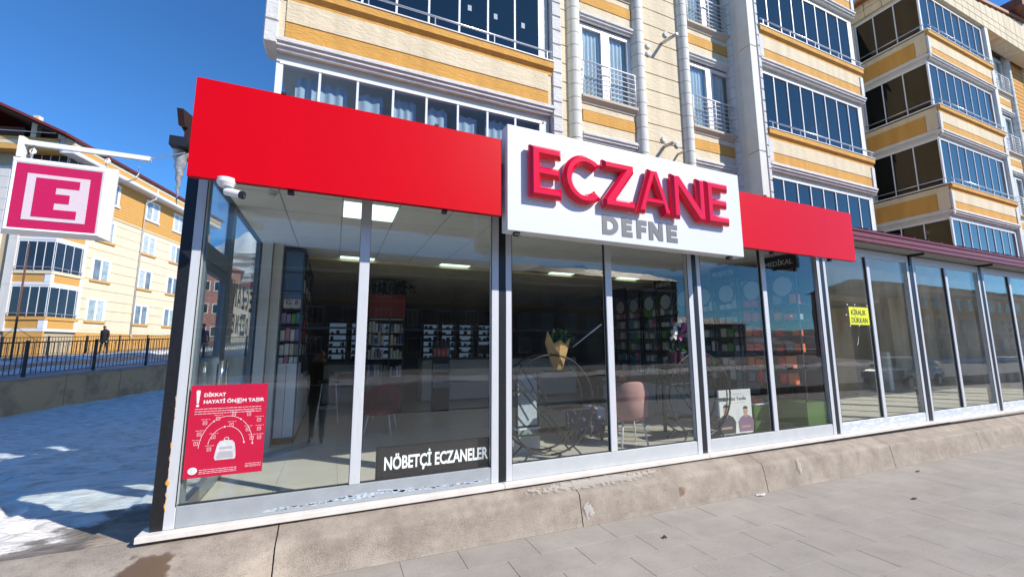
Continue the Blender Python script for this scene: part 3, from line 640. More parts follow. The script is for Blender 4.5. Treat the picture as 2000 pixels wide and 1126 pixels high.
# expanding foam bead beside the corner post
g = MB(); pts = [(.272 + .006 * math.sin(i * 1.9) + .004 * random.random(), -.03, .02 + i * .028) for i in range(38)]
foamm = mat('expanding foam', (.62, .30, .07), .85, bump=.5, bscale=60); run = []
for i, p in enumerate(pts + [None]):
    if p is not None and noise.noise(Vector((i * .3, 9, 1))) > -.12: run.append((p, .005 + .010 * max(0, noise.noise(Vector((i * .45, 3, 1)))) + (.012 if i in (12, 25) else 0)))
    elif run:
        gg = MB(); n = 7; L = len(run); vs_ = []; fs = []
        run = [((run[0][0][0], run[0][0][1], run[0][0][2] - .012), .002)] + run + [((run[-1][0][0], run[-1][0][1], run[-1][0][2] + .012), .002)]
        for q_, r_ in run:
            for k in range(n): a_ = 6.2832 * k / n; vs_.append((q_[0] + r_ * math.cos(a_), q_[1] + r_ * math.sin(a_), q_[2]))
        for j in range(len(run) - 1):
            for k in range(n): fs.append((j * n + k, j * n + (k + 1) % n, (j + 1) * n + (k + 1) % n, (j + 1) * n + k))
        gg.add(vs_, fs).build('foam_bead', foamm, PH, smooth=True); run = []
# remains of peeled protective film and glue on the first bottom rail
random.seed(11)
film = mat('torn film remains', (.52, .62, .70), .5)
gg = MB()
for i in range(130):
    x = 1.0 + 2.0 * (i / 130) + random.uniform(-.04, .04); hh = .005 + .028 * math.exp(-((x - 1.9) / .35) ** 2) * random.random() + .01 * random.random()
    z = .03 + .02 * random.random() + .045 * math.exp(-((x - 1.9) / .4) ** 2) * random.random()
    pts_ = [(x + random.uniform(.01, .045) * math.cos(a), z + hh * .5 * math.sin(a) * random.uniform(.4, 1)) for a in [k * 1.047 + .3 * random.random() for k in range(6)]]
    gg.prism(pts_, 'y', -.0315, -.0303)
gg.build('film_remains', film, PH)
# side wall glazing (x = .33) with door and transom
dk = mat('blue grey aluminium', (.22, .27, .32), .35, .5)
def sbox(nm, y0, y1, z0, z1, t=.03, m=dk, x=.33): return box(nm, x - t, x + t, y0, y1, z0, z1, m, PH, bev=.004)
sbox('side_stile', .92, 1.06, 0, 3.0); sbox('side_stile', 2.72, 2.80, 0, 3.0); sbox('transom', .06, .919, 2.22, 2.38); sbox('side_rail', 1.061, 2.719, 0, .14); sbox('side_head', .06, 2.8, 3.0, 3.03); sbox('side_stile', .04, .059, 0, 3.0)
D = sbox('door_leaf', .065, .14, .02, 2.21); sbox('door_leaf', .83, .91, .02, 2.21); sbox('door_leaf', .141, .829, 2.13, 2.21); sbox('door_leaf', .141, .829, .02, .14)
box('side_pane', .327, .333, .142, .828, .142, 2.128, glassS, PH); box('side_pane', .327, .333, .061, .918, 2.382, 2.998, glassS, PH); box('side_pane', .327, .333, 1.062, 2.718, .142, 2.998, glassS, PH)
for y in (.80, 1.02):
    g = MB(); g.tube([(.40, y, .95), (.40, y, 1.30)], .014, 10); h = g.build('pull_handle', mat('steel handle', (.6, .6, .6), .2, .9), PH, smooth=True)
# mirrored writing seen from inside on the side pane (it faces the yard)
vin = mat('dark grey vinyl lettering', (.05, .055, .065), .6)
rx = (R(90), 0, R(-90))
for ch, y1, w in zip('ECZANE', (2.62, 2.36, 2.10, 1.86, 1.60, 1.34), (.19, .20, .19, .22, .21, .19)):
    letter('letter', ch, 0, 0, w, .30, .055, 0, vin, PH, ext=.001, rot=rx, world=(.3235, y1, 1.92))
for ch, y1, w in zip('DEFNE', (2.42, 2.20, 2.0, 1.82, 1.58), (.16, .13, .13, .16, .13)):
    letter('letter', ch, 0, 0, w, .23, .045, 0, vin, PH, ext=.001, rot=rx, world=(.3235, y1, 1.60))
# pharmacy room
H = 3.0
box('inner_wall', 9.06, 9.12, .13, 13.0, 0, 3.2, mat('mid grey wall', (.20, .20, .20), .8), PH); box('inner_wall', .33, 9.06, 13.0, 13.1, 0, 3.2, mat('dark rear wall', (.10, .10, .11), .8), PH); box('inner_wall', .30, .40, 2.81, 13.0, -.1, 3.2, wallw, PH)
box('wall_column', .40, .53, 2.62, 2.8, 0, H, wallw, PH); box('wall_column', .54, .66, 2.70, 2.85, 0, H, wallw, PH)
box('ceiling_grid', .36, 9.06, .05, 13, H + .006, H + .02, gridm, PH); box('ceiling_void', .3, 9.06, .05, 13, H + .02, 3.2, darkin, PH)
lights = {(1.46, .32), (1.46, 3.11), (1.46, 6.2), (1.46, 9.2), (1.46, 12.3), (3.46, 3.11), (5.42, 3.05), (7.40, 3.08), (4.3, 12.3), (6.3, 12.3), (3.46, 9.2), (5.42, 6.2), (7.4, 6.2), (3.46, 6.2)}
LX = sorted({l[0] for l in lights})
nc = 0
for i in range(-1, 15):
    x0 = max(.37, 1.46 - .6 + .6 * (i - 0) - .0) if i else .86
    x0 = .26 + .6 * (i + 1); 
    if x0 < .37: xa = .37
    else: xa = x0
    xb = min(x0 + .6, 9.05)
    if xb - xa < .05: continue
    for j in range(-1, 20):
        y0 = .32 + .6 * j; ya = max(y0, .06); yb = min(y0 + .6, 12.95)
        if yb - ya < .05: continue
        lit = any(abs(lx - x0) < .31 and abs(ly - y0) < .3 for lx, ly in lights)
        if lit:
            f = box('light_panel', xa + .012, xb - .012, ya + .012, yb - .012, H - .004, H + .004, lampm, PH); nc += 1
        elif nc < 300:
            box('ceiling_tile', xa + .006, xb - .006, ya + .006, yb - .006, H, H + .005, ceilm, PH); nc += 1
box('floor_base', .34, 9.05, .06, 13, -.03, -.004, grout, PH)
for i in range(15):
    for j in range(8):
        xa = .36 + .6 * i; xb = min(xa + .597, 9.04); ya = .13 + .6 * j
        if xb > xa + .03: box('floor_tile', xa, xb, ya, ya + .597, -.004, 0, random.choice(tilem), PH)
box('floor_tile_field', .36, 9.04, 4.93, 12.98, -.004, 0, tilem[0], PH)
box('threshold', .34, 9.04, .036, .128, -.03, .012, marble, PH)

# signs ---------------------------------------------------------------
def fascia(x0, x1, z0, z1, label):
    T = thing('fascia_panel', ((x0 + x1) / 2, -.45, z0), label, 'sign panel', 'red fascia panels')
    box('panel_face', x0, x1, -.50, -.497, z0, z1, redp, T)
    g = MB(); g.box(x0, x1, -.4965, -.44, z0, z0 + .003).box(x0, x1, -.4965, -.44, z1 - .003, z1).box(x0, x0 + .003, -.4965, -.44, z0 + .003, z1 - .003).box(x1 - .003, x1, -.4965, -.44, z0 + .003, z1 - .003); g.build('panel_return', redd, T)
    box('panel_back', x0 + .02, x1 - .02, -.42, -.38, z0 + .05, z1 - .05, blackm, T)
    xx = x0 + .7
    while xx < x1:
        box('fixing_clip', xx, xx + .05, -.47, -.42, z0 - .035, z0 - .001, maroond, T); box('fixing_clip', xx - .1, xx - .06, -.505, -.47, z1 + .001, z1 + .02, maroond, T); xx += 1.35
    return T
fascia(.315, 2.985, 2.78, 3.62, 'long empty red fascia panel left of the white sign')
fascia(6.51, 9.20, 2.78, 3.585, 'pinkish red fascia panel right of the white sign')
SG = thing('pharmacy_sign', (4.76, -.5, 2.62), 'white pharmacy sign box with raised crimson ECZANE and grey DEFNE lettering', 'sign')
box('sign_box', 3.025, 6.505, -.549, -.40, 2.62, 3.785, metalw, SG, bev=.004)
box('sign_face', 3.030, 6.50, -.553, -.5495, 2.625, 3.78, signw, SG)
for ch, x, w in zip('ECZANE', (3.25, 3.655, 4.175, 4.635, 5.195, 5.765), (.385, .50, .45, .55, .555, .41)):
    letter('letter', ch, x, 2.992, w, .572, .118, -.604, lett, SG, ext=.017, bev=.033)
for ch, x, w in zip('DEFNE', (4.20, 4.475, 4.69, 4.875, 5.155), (.225, .152, .155, .218, .172)):
    letter('letter', ch, x, 2.70, w, .227, .060, -.556, ltr_side, SG, ext=.002)
for x in (3.12, 6.25): box('fixing_clip', x, x + .06, -.53, -.47, 2.585, 2.62, blackm, SG)

# illuminated E sign on its arm
ES = thing('hanging_sign', (-1.12, 1.0, 2.52), 'square white framed pharmacy sign with a crimson E hanging from a white arm', 'sign')
ez = lambda a, b: None
fr = MB(); o4 = [(-1.515, 2.515), (-.722, 2.515), (-.722, 3.283), (-1.515, 3.283)]; i4 = [(-1.475, 2.552), (-.80, 2.552), (-.80, 3.232), (-1.475, 3.232)]
vs_ = [(x, 1.06, z) for x, z in o4] + [(x, 1.0, z) for x, z in i4] + [(x, 1.085, z) for x, z in o4] + [(x + .02 * (1 if x < -1.2 else -1), 1.006, z + .018 * (1 if z < 2.9 else -1)) for x, z in i4]
fr.add(vs_, [(0, 1, 5, 4), (1, 2, 6, 5), (2, 3, 7, 6), (3, 0, 4, 7), (8, 11, 10, 9), (0, 8, 9, 1), (1, 9, 10, 2), (2, 10, 11, 3), (3, 11, 8, 0), (4, 5, 13, 12), (5, 6, 14, 13), (6, 7, 15, 14), (7, 4, 12, 15)]); fr.build('sign_frame', metalw, ES)
crim = mat('crimson led mesh', (.52, .006, .09), .5, var=.12, vscale=60, stretch=(.3, 1, 3)); pinkw = mat('white led mesh', (.66, .56, .62), .5, var=.08, vscale=60, stretch=(.3, 1, 3))
box('sign_face', -1.456, -.819, 1.008, 1.03, 2.57, 3.214, crim, ES)
box('white_square', -1.365, -.905, 1.002, 1.0075, 2.656, 3.118, pinkw, ES)
g = MB(); E0, E1, zz = -1.298, -.976, (2.692, 2.775, 2.842, 2.932, 2.998, 3.082)
g.prism([(E0, zz[0]), (E1, zz[0]), (E1, zz[1]), (-1.146, zz[1]), (-1.146, zz[2]), (-1.04, zz[2]), (-1.04, zz[3]), (-1.146, zz[3]), (-1.146, zz[4]), (E1, zz[4]), (E1, zz[5]), (E0, zz[5])], 'y', .9985, 1.0015); g.build('letter', crim, ES)
# raised led rows
g = MB()
for i in range(38): g.box(-1.455, -.82, 1.0065, 1.008, 2.58 + i * .0168, 2.5855 + i * .0168)
g.build('led_rows', mat('crimson led row', (.60, .02, .12), .4), ES)
AR = thing('sign_arm', (-.9, 1.1, 3.46), 'white steel arm sticking out above the crimson E sign', 'bracket')
box('arm', -1.45, .20, 1.07, 1.11, 3.43, 3.475, metalw, AR) if False else None
g = MB(); g.prism([(-1.46, 3.425), (.12, 3.47), (.12, 3.50), (-1.46, 3.475)], 'y', 1.07, 1.11); g.build('arm', metalw, AR) if False else None
g = MB(); g.box(-1.46, -.478, 1.07, 1.11, 3.43, 3.478); g.build('arm', metalw, AR)
g = MB(); g.tube([(-.48, 1.09, 3.46), (-.05, .62, 3.40)], .006, 6); g.build('stay_wire', rail, AR)
box('arm_plate', -1.495, -1.46, 1.05, 1.13, 3.29, 3.50, metalw, AR)
for x in (-1.40, -.83):
    g = MB(); g.tube([(x, 1.09, 3.43), (x + .012, 1.09, 3.38), (x - .008, 1.09, 3.33), (x, 1.09, 3.285)], .011, 7); g.tube(circ((x, 1.09, 3.37), .022, n=12), .006, 6, closed=True); g.build('hanger', metalw, AR, smooth=True)
g = MB(); g.tube([(-.74, 1.12, 3.20), (-.66, 1.12, 3.19), (-.60, 1.12, 3.22), (-.575, 1.12, 3.28), (-.58, 1.12, 3.37)], .007, 6); g.build('cable', rail, AR, smooth=True)

# cameras -------------------------------------------------------------
CT = thing('security_camera', (.6, -.40, 2.72), 'white bullet security camera on a round base under the red panel', 'camera')
g = MB(); g.tube([(.575, -.47, 2.80), (.575, -.47, 2.765)], .068, 24); g.tube([(.575, -.47, 2.765), (.575, -.47, 2.735)], .068, 24, r2=.05); g.build('camera_base', white, CT, smooth=False)
g = MB(); g.tube([(.575, -.47, 2.735), (.577, -.475, 2.70), (.595, -.48, 2.69)], .018, 10); g.build('ball_joint', white, CT, smooth=True)
g = MB(); g.tube([(.575, -.46, 2.70), (.685, -.50, 2.672)], .033, 20); g.build('camera_body', white, CT, smooth=False)
g = MB(); g.tube([(.685, -.50, 2.672), (.707, -.508, 2.6665)], .0325, 20); g.build('camera_front', blackm, CT, smooth=False)
g = MB(); g.tube([(.707, -.508, 2.6665), (.713, -.510, 2.665)], .014, 14); g.build('lens', mat('lens glass', (.02, .03, .05), .05, coat=1), CT)
CD = thing('dome_camera', (1.0, .35, 2.93), 'small white dome camera on the ceiling tiles just inside the glass', 'camera')
g = MB(); g.tube([(.80, .28, 2.999), (.80, .28, 2.965)], .045, 20); g.build('camera_base', wlam, CD); g = MB(); g.tube([(.80, .28, 2.964), (.80, .28, 2.945), (.80, .28, 2.93)], .036, 16, r2=.015); g.build('camera_dome', wlam, CD, smooth=True)

# posters and window signs --------------------------------------------
pred = mat('crimson poster paper', (.52, .008, .045), .35, var=.03); pw = mat('poster white print', (.80, .78, .78), .5); pgr = mat('poster grey print', (.42, .41, .42), .6)
PO = thing('window_poster', (.64, -.01, .37), 'crimson DİKKAT poster with a white backpack stuck on the first glass pane', 'poster')
PX0, PX1, PZ0, PZ1 = .362, .925, .368, 1.118; py = -.0075
box('poster_sheet', PX0, PX1, -.006, -.0045, PZ0, PZ1, pred, PO)
px = lambda u: PX0 + u * (PX1 - PX0); pzz = lambda v: PZ0 + v * (PZ1 - PZ0)
g = MB(); g.prism([(px(.07), pzz(.93)), (px(.075), pzz(.945)), (px(.115), pzz(.945)), (px(.12), pzz(.93)), (px(.108), pzz(.80)), (px(.085), pzz(.80))], 'y', py, -.0061); g.prism([(q[0], q[2]) for q in circ((px(.097), 0, pzz(.776)), .011, n=14)], 'y', py, -.0061); g.build('exclamation_mark', pw, PO)
text('print', 'DİKKAT', .040, pw, PO, (px(.17), py, pzz(.872)), bold=.03, ext=.0006, width=.155)
text('print', 'HAYATİ ÖN', .040, pw, PO, (px(.17), py, pzz(.797)), bold=.03, ext=.0006, width=.232)
g = MB(); a, b, c, d = px(.592), px(.655), pzz(.785), pzz(.842); g.box(a, b, py, -.0061, c, c + .004).box(a, b, py, -.0061, d - .004, d).box(a, a + .004, py, -.0061, c + .004, d - .004).box(b - .004, b, py, -.0061, c + .004, d - .004); g.build('print_frame', pw, PO)
text('print', 'E', .036, pw, PO, (px(.605), py, pzz(.796)), bold=.03, ext=.0006, width=.020)
text('print', 'M TAŞIR', .040, pw, PO, (px(.668), py, pzz(.797)), bold=.03, ext=.0006, width=.165)
g = MB(); random.seed(5)
def words(x0, x1, z, h=.0035):
    x = x0
    while x < x1:
        w = random.uniform(.012, .032); g.box(x, min(x + w, x1), py, -.0061, z, z + h); x += w + .005
for z in (.735, .708, .682): words(px(.07), px(.93), pzz(z))
for z in (.075, .055, .037): words(px(.19), px(.66), pzz(z), .003)
for z in (.10, .083, .068): words(px(.77), px(.98), pzz(z), .0025)
for (u, v) in ((.07, .40), (.10, .50), (.16, .62), (.32, .66), (.52, .70), (.72, .69), (.86, .62), (.87, .52), (.88, .42), (.24, .33), (.28, .46), (.50, .58), (.72, .52), (.78, .42)):
    words(px(u), px(u + .11), pzz(v), .0022)
    a, b, c, d = px(u + .025), px(u + .075), pzz(v - .055), pzz(v - .018); t_ = .0022; g.box(a, b, py, -.0061, c, c + t_).box(a, b, py, -.0061, d - t_, d).box(a, a + t_, py, -.0061, c + t_, d - t_).box(b - t_, b, py, -.0061, c + t_, d - t_).box((a + b) / 2 - .003, (a + b) / 2 + .003, py, -.0061, (c + d) / 2 - .003, (c + d) / 2 + .003)
for (rx_, ry_, a0, a1) in ((.345, .262, 178, 122), (.345, .262, 118, 62), (.345, .262, 56, 5), (.235, .175, 168, 100), (.235, .175, 92, 12)):
    pts_ = [(px(.50) + rx_ * .563 * math.cos(R(a0 + (a1 - a0) * i / 14)), pzz(.30) + ry_ * .99 * math.sin(R(a0 + (a1 - a0) * i / 14))) for i in range(15)]
    th = .0028
    for p, q in zip(pts_[:-1], pts_[1:]):
        dx, dz = q[0] - p[0], q[1] - p[1]; L = math.hypot(dx, dz); nx, nz = -dz / L * th / 2, dx / L * th / 2
        g.prism([(p[0] - nx, p[1] - nz), (q[0] - nx, q[1] - nz), (q[0] + nx, q[1] + nz), (p[0] + nx, p[1] + nz)], 'y', py, -.0061)
    p, q = pts_[-2], pts_[-1]; dx, dz = q[0] - p[0], q[1] - p[1]; L = math.hypot(dx, dz); dx /= L; dz /= L
    g.prism([(q[0] + dx * .014, q[1] + dz * .014), (q[0] - dz * .008, q[1] + dx * .008), (q[0] + dz * .008, q[1] - dx * .008)], 'y', py, -.0061)
g.build('fine_print', pw, PO)
g = MB(); bx, bz = px(.50), pzz(.17); bag = [(-.07, 0), (-.078, .02), (-.072, .07), (-.06, .13), (-.045, .152), (0, .16), (.045, .152), (.062, .13), (.072, .07), (.076, .02), (.07, 0)]
g.prism([(bx + a, bz + b) for a, b in bag], 'y', py, -.0061); g.tube(circ((bx, -.0065, bz + .165), .016, n=12), .0035, 5, closed=True); g.build('backpack_print', mat('backpack print', (.60, .59, .60), .6, var=.2, vscale=30), PO)
g = MB(); g.prism([(bx + a * .8, bz + .012 + b * .35) for a, b in bag], 'y', py - .0004, py); g.prism([(bx - .05, bz + .085), (bx + .05, bz + .085), (bx + .045, bz + .105), (bx - .045, bz + .105)], 'y', py - .0004, py); g.build('backpack_pocket_print', pgr, PO)
g = MB(); g.prism([(q[0], q[2]) for q in circ((px(.11), 0, pzz(.075)), .032, n=24, ry=.028)], 'y', py, -.0061); g.build('emblem_print', pw, PO)
g = MB(); g.tube(circ((px(.11), py - .0002, pzz(.075)), .016, n=16), .0016, 4, closed=True); g.box(px(.11) - .008, px(.11) - .004, py - .0006, py, pzz(.06), pzz(.09)).box(px(.11) + .002, px(.11) + .009, py - .0006, py, pzz(.072), pzz(.076)); g.build('emblem_mark', pgr, PO)

YS = thing('rental_notice', (10.05, -.01, 1.78), 'yellow KİRALIK DÜKKAN paper taped inside the empty shop window', 'notice')
yel = mat('yellow paper', (.72, .74, .02), .5, var=.04); box('paper', 9.80, 10.39, -.0062, -.0046, 1.79, 2.105, yel, YS)
text('print', 'KİRALIK', .13, blackm, YS, (9.86, -.0075, 1.965), bold=.012, ext=.0006, width=.45); text('print', 'DÜKKAN', .13, blackm, YS, (9.85, -.0075, 1.825), bold=.012, ext=.0006, width=.48)
tape = mat('torn tape', (.6, .6, .58), .6)
for i, (x, z) in enumerate(((9.76, 2.13), (9.78, 1.76), (10.42, 1.75), (10.05, 1.765), (10.36, 2.13), (9.98, 2.135), (9.70, 1.95))):
    box('tape_scrap', x, x + .03, -.0055, -.0046, z, z + .022, tape, YS)
g = MB(); g.prism([(9.93, 1.42), (9.96, 1.47), (9.995, 1.56), (10.01, 1.60), (10.0, 1.55), (9.965, 1.45)], 'y', -.0056, -.0046); o = g.build('glue_smear', tape); tag(o, 'white glue smear on the empty shop pane under the yellow paper', 'smear')

LD = thing('led_display', (2.48, .1, 0), 'black led panel reading NÖBETÇİ ECZANELER behind the second pane', 'display')
box('display_case', 1.888, 3.075, .075, .13, .05, .445, blackm, LD, bev=.004); box('display_screen', 1.90, 3.06, .071, .0745, .062, .433, mat('led matrix', (.02, .02, .022), .5, var=.3, vscale=90), LD)
text('display_text', 'NÖBETÇİ ECZANELER', .17, mat('display letters', (.8, .8, .82), .5, emit=((1, 1, 1), .35)), LD, (1.965, .069, .235), bold=.028, ext=.0006, width=1.085)
g = MB()
for i in range(7): g.box(1.96, 3.05, .0700, .0712, .075 + i * .018, .079 + i * .018)
g.build('led_rows', mat('led row', (.06, .055, .055), .4), LD)

PS = thing('standing_poster', (7.5, .55, 0), 'white poster board with two printed people leaning inside the third bay', 'poster')
sh = R(-3)
box('board', 7.10, 7.86, .552, .565, .03, .72, mat('white poster board', (.66, .65, .64), .5), PS)
text('print', 'Kendini Yenile', .085, blackm, PS, (7.22, .550, .55), bold=.01, ext=.0005, width=.52)
g = MB(); g.box(7.30, 7.66, .5505, .5518, .645, .652).box(7.20, 7.42, .5505, .5518, .51, .516).box(7.48, 7.72, .5505, .5518, .51, .516)
for i in range(6): g.box(7.50, 7.58, .5505, .5518, .20 + i * .04, .208 + i * .04)
g.build('fine_print', pgr, PS)
def printed_person(x, z, s, suit, nm):
    g = MB(); g.prism([(x - .15 * s, z), (x - .165 * s, z + .14 * s), (x - .12 * s, z + .20 * s), (x - .04 * s, z + .235 * s), (x + .04 * s, z + .235 * s), (x + .12 * s, z + .20 * s), (x + .165 * s, z + .14 * s), (x + .15 * s, z)], 'y', .5502, .5518); g.build(nm, suit, PS)
    g = MB(); g.prism([(q[0], q[2]) for q in circ((x, 0, z + .29 * s), .045 * s, n=16, ry=.06 * s)], 'y', .5496, .5518); g.box(x - .02 * s, x + .02 * s, .5498, .5518, z + .2 * s, z + .26 * s); g.box(x - .10 * s, x + .09 * s, .5496, .5500, z + .06 * s, z + .085 * s); g.build('skin_print', mat('printed skin', (.45, .26, .18), .6), PS)
    g = MB(); g.prism([(q[0], q[2]) for q in circ((x, 0, z + .325 * s), .05 * s, n=14, a0=0, a1=math.pi, ry=.04 * s)], 'y', .5492, .5518); g.build('hair_print', mat('printed hair', (.02, .015, .012), .6), PS)
printed_person(7.27, .04, 1.25, mat('printed dark suit', (.03, .035, .05), .6), 'suit_print'); printed_person(7.71, .05, 1.1, mat('printed mauve top', (.20, .12, .20), .6), 'top_print')

# ------------------------------------------------------------------ inside the pharmacy
random.seed(21)
cols = dict(white=(.62, .64, .66), cream=(.55, .50, .40), pink=(.55, .22, .30), lilac=(.30, .24, .50), green=(.12, .34, .08), teal=(.05, .28, .30), blue=(.05, .12, .38), red=(.75, .03, .02), orange=(.80, .16, .03), grey=(.25, .26, .28), yellow=(.6, .48, .06))
pm = {k: mat('carton ' + k, c, .5, var=.12, vscale=25) for k, c in cols.items()}
def product(x, y, z, w, d, h, cname, label, group, nm='product_box', bev=.002):
    o = box(nm, x - w / 2, x + w / 2, y - d / 2, y + d / 2, z, z + h, pm[cname], None, bev=bev); tag(o, (cname + ' ' + label) if not label.startswith('white') else label, nm.split('_')[-1], group); return o
# tall shelving along the left wall; its blue end faces the window
LS = thing('display_shelf', (.72, 4.2, 0), 'tall blue framed shelving along the left wall behind the first pane', 'shelf')
for x in (.675, .955): box('upright', x - .012, x + .012, 2.84, 2.87, .1, 2.93, blueg, LS); 
box('end_panel', .69, .94, 2.862, 2.868, 2.17, 2.92, mat('blue glass panel', (.10, .20, .38), .15), LS); box('top_panel', .66, .97, 2.84, 5.6, 2.93, 2.95, blueg, LS)
box('base_cabinet', .66, .97, 2.85, 3.30, .10, 1.18, wlam, LS); box('base_cabinet', .66, .97, 3.31, 5.6, .10, .95, wlam, LS); box('toe_kick', .68, .955, 2.88, 5.6, 0, .10, blackm, LS); box('door_gap', .80, .806, 2.848, 2.8495, .12, 1.16, blackm, LS)
box('back_panel', .66, .675, 2.88, 5.6, .95, 2.93, blueg, LS)
for z in (1.30, 1.52, 1.79, 2.02, 2.30, 2.60): box('shelf', .676, .962, 2.86, 5.6, z - .015, z, blackm, LS)
for y in (3.5, 4.2, 4.9, 5.59): box('upright', .676, .965, y - .01, y + .01, .95, 2.93, blackm, LS)
GL = 'cartons on the left wall shelving'
for z, hs, cs in ((1.18, .11, ['white', 'pink', 'white', 'white']), (1.30, .19, ['white', 'white', 'cream', 'grey']), (1.52, .2, ['white', 'pink', 'white', 'lilac']), (1.79, .18, ['lilac', 'lilac', 'green', 'teal'])):
    for i in range(4): product(.715 + i * .068, 2.93, z + .001, .058, .09, hs * random.uniform(.8, 1), cs[i], 'small carton on the blue end of the left wall shelving', GL)
    for j in range(8):
        if z > 1.2: product(.88, 3.15 + j * .28 + random.uniform(-.03, .03), z + .001, .13, .16, hs * random.uniform(.6, 1), random.choice(['white', 'red', 'grey', 'cream', 'blue']), 'carton on the long side of the left wall shelving', GL + ', long side')
for i, ch in enumerate('G8'):
    o = product(.755 + i * .122, 2.93, 2.021, .118, .10, .215, 'white', 'white file box marked %s at the top of the blue shelving' % ch, 'white file boxes', nm='file_box')
    text('print', ch, .10, blueg, o, (.73 + i * .122, 2.879, 2.085), bold=.02, ext=.0005)
for j in range(16): product(.90, 3.0 + j * .16, 2.301, .1, .12, .24 * random.uniform(.7, 1), random.choice(['white', 'grey', 'cream', 'grey']), 'upright folder on the top of the left wall shelving', 'folders on the left wall shelving', nm='folder')
o = MB(); o.tube([(.98, 3.05, 2.78), (1.0, 3.05, 2.78)], .14, 24); o = o.build('round_mirror', mat('smoked mirror', (.10, .10, .10), .15), base=(.99, 3.05, 2.78)); tag(o, 'dark round disc high on the blue shelving under the ceiling', 'mirror')
# counter with screens, bar stool, red armchair
CO = thing('service_counter', (5.6, 6.6, 0), 'long white service counter across the back of the pharmacy', 'counter')
box('counter_front', 3.55, 8.1, 6.35, 6.40, .06, 1.08, wlam, CO); box('counter_top', 3.50, 8.15, 6.30, 7.0, 1.08, 1.12, mat('dark counter top', (.06, .06, .065), .3), CO); box('counter_side', 3.55, 3.60, 6.41, 6.95, .06, 1.08, wlam, CO)
box('counter_front', 1.25, 2.6, 6.9, 6.95, .06, .98, wlam, CO); box('counter_top', 1.2, 2.65, 6.85, 7.4, .98, 1.02, blackm, CO)
for i, (x, w) in enumerate(((4.45, .20), (5.35, .42), (6.6, .42), (7.5, .42))):
    T = thing('monitor', (x, 6.7, 1.12), ['small black printer on the left end of the long counter', 'black monitor on the counter behind the wide post', 'black monitor in the middle of the long counter', 'black monitor at the right end of the long counter'][i], 'monitor' if i else 'printer')
    box('screen', x - w / 2, x + w / 2, 6.68, 6.71, 1.20, 1.20 + w * .62, blackm, T); box('stand', x - .05, x + .05, 6.69, 6.76, 1.12, 1.21, blackm, T)
def stool(x, y, label):
    T = thing('bar_stool', (x, y, 0), label, 'stool', 'bar stools by the counter'); g = MB(); g.tube([(x, y, .74), (x, y, .80)], .19, 20); g.build('seat', blackm, T)
    for a, b in ((-1, -1), (1, -1), (1, 1), (-1, 1)): g = MB(); g.tube([(x + a * .12, y + b * .12, .74), (x + a * .19, y + b * .19, 0)], .011, 6); g.build('leg', metalw, T)
    g = MB(); g.tube(circ((x, y, .28), .16, 'xy', 20), .008, 5, closed=True); g.build('foot_ring', metalw, T)
stool(1.40, 4.5, 'black bar stool with pale legs seen between shelving and mullion'); stool(1.75, 6.2, 'black bar stool standing further back before the counter')
def chair(x, y, rz, m, lab, grp=None, nm='armchair', legm=None):
    T = thing(nm, (x, y, 0), lab, 'chair', grp, rz=rz); T['_f'] = 1
    ps = []
    g = MB(); n = 15; vs_ = []; fs = []
    for k, (z, r_, th) in enumerate(((.40, .22, .03), (.44, .27, .05), (.60, .285, .055), (.78, .30, .05), (.90, .285, .045), (.93, .27, .02))):
        for s in (1, 0):
            for i in range(n):
                a = math.pi * (1.12 * i / (n - 1) - .06); rr = r_ if s else r_ - th
                drop = 0 if k < 3 else -.16 * (abs(math.cos(a)) ** 3) * (k - 2) / 3
                vs_.append((rr * math.cos(a), -.02 - rr * .95 * math.sin(a), z + drop))
    L = 2 * n
    for k in range(5):
        for i in range(n - 1):
            b = k * L; fs += [(b + i, b + i + 1, b + L + i + 1, b + L + i), (b + n + i, b + L + n + i, b + L + n + i + 1, b + n + i + 1)]
        for e in (0, n - 1): fs.append((k * L + e, k * L + L + e, k * L + L + n + e, k * L + n + e))
    for i in range(n - 1): fs += [(5 * L + i, 5 * L + i + 1, 5 * L + n + i + 1, 5 * L + n + i), (i, n + i, n + i + 1, i + 1)]
    g.add(vs_, fs).build('backrest', m, T, smooth=True)
    g = MB(); g.prism([(.245 * math.cos(2 * math.pi * i / 20), .02 + .25 * math.sin(2 * math.pi * i / 20)) for i in range(20)], 'z', .38, .48); g.build('seat', m, T)
    for a, b in ((-1, -1), (1, -1), (1, 1), (-1, 1)): g = MB(); g.tube([(a * .15, b * .15, .39), (a * .20, b * .20, 0)], .013, 7); g.build('leg', legm or metalw, T, smooth=True)
    return T
velv = mat('dusty pink velvet', (.42, .22, .20), .8, var=.14, vscale=7); redv = mat('dark red upholstery', (.16, .006, .014), .7, var=.1)
chair(5.47, .72, R(-14), velv, 'dusty pink velvet chair seen from behind through the second bay', legm=alu)
c_ = chair(2.25, 3.2, R(160), redv, 'dark red armchair facing the glass below the red topped shelf'); c_.scale = (1.1, 1.1, .82)
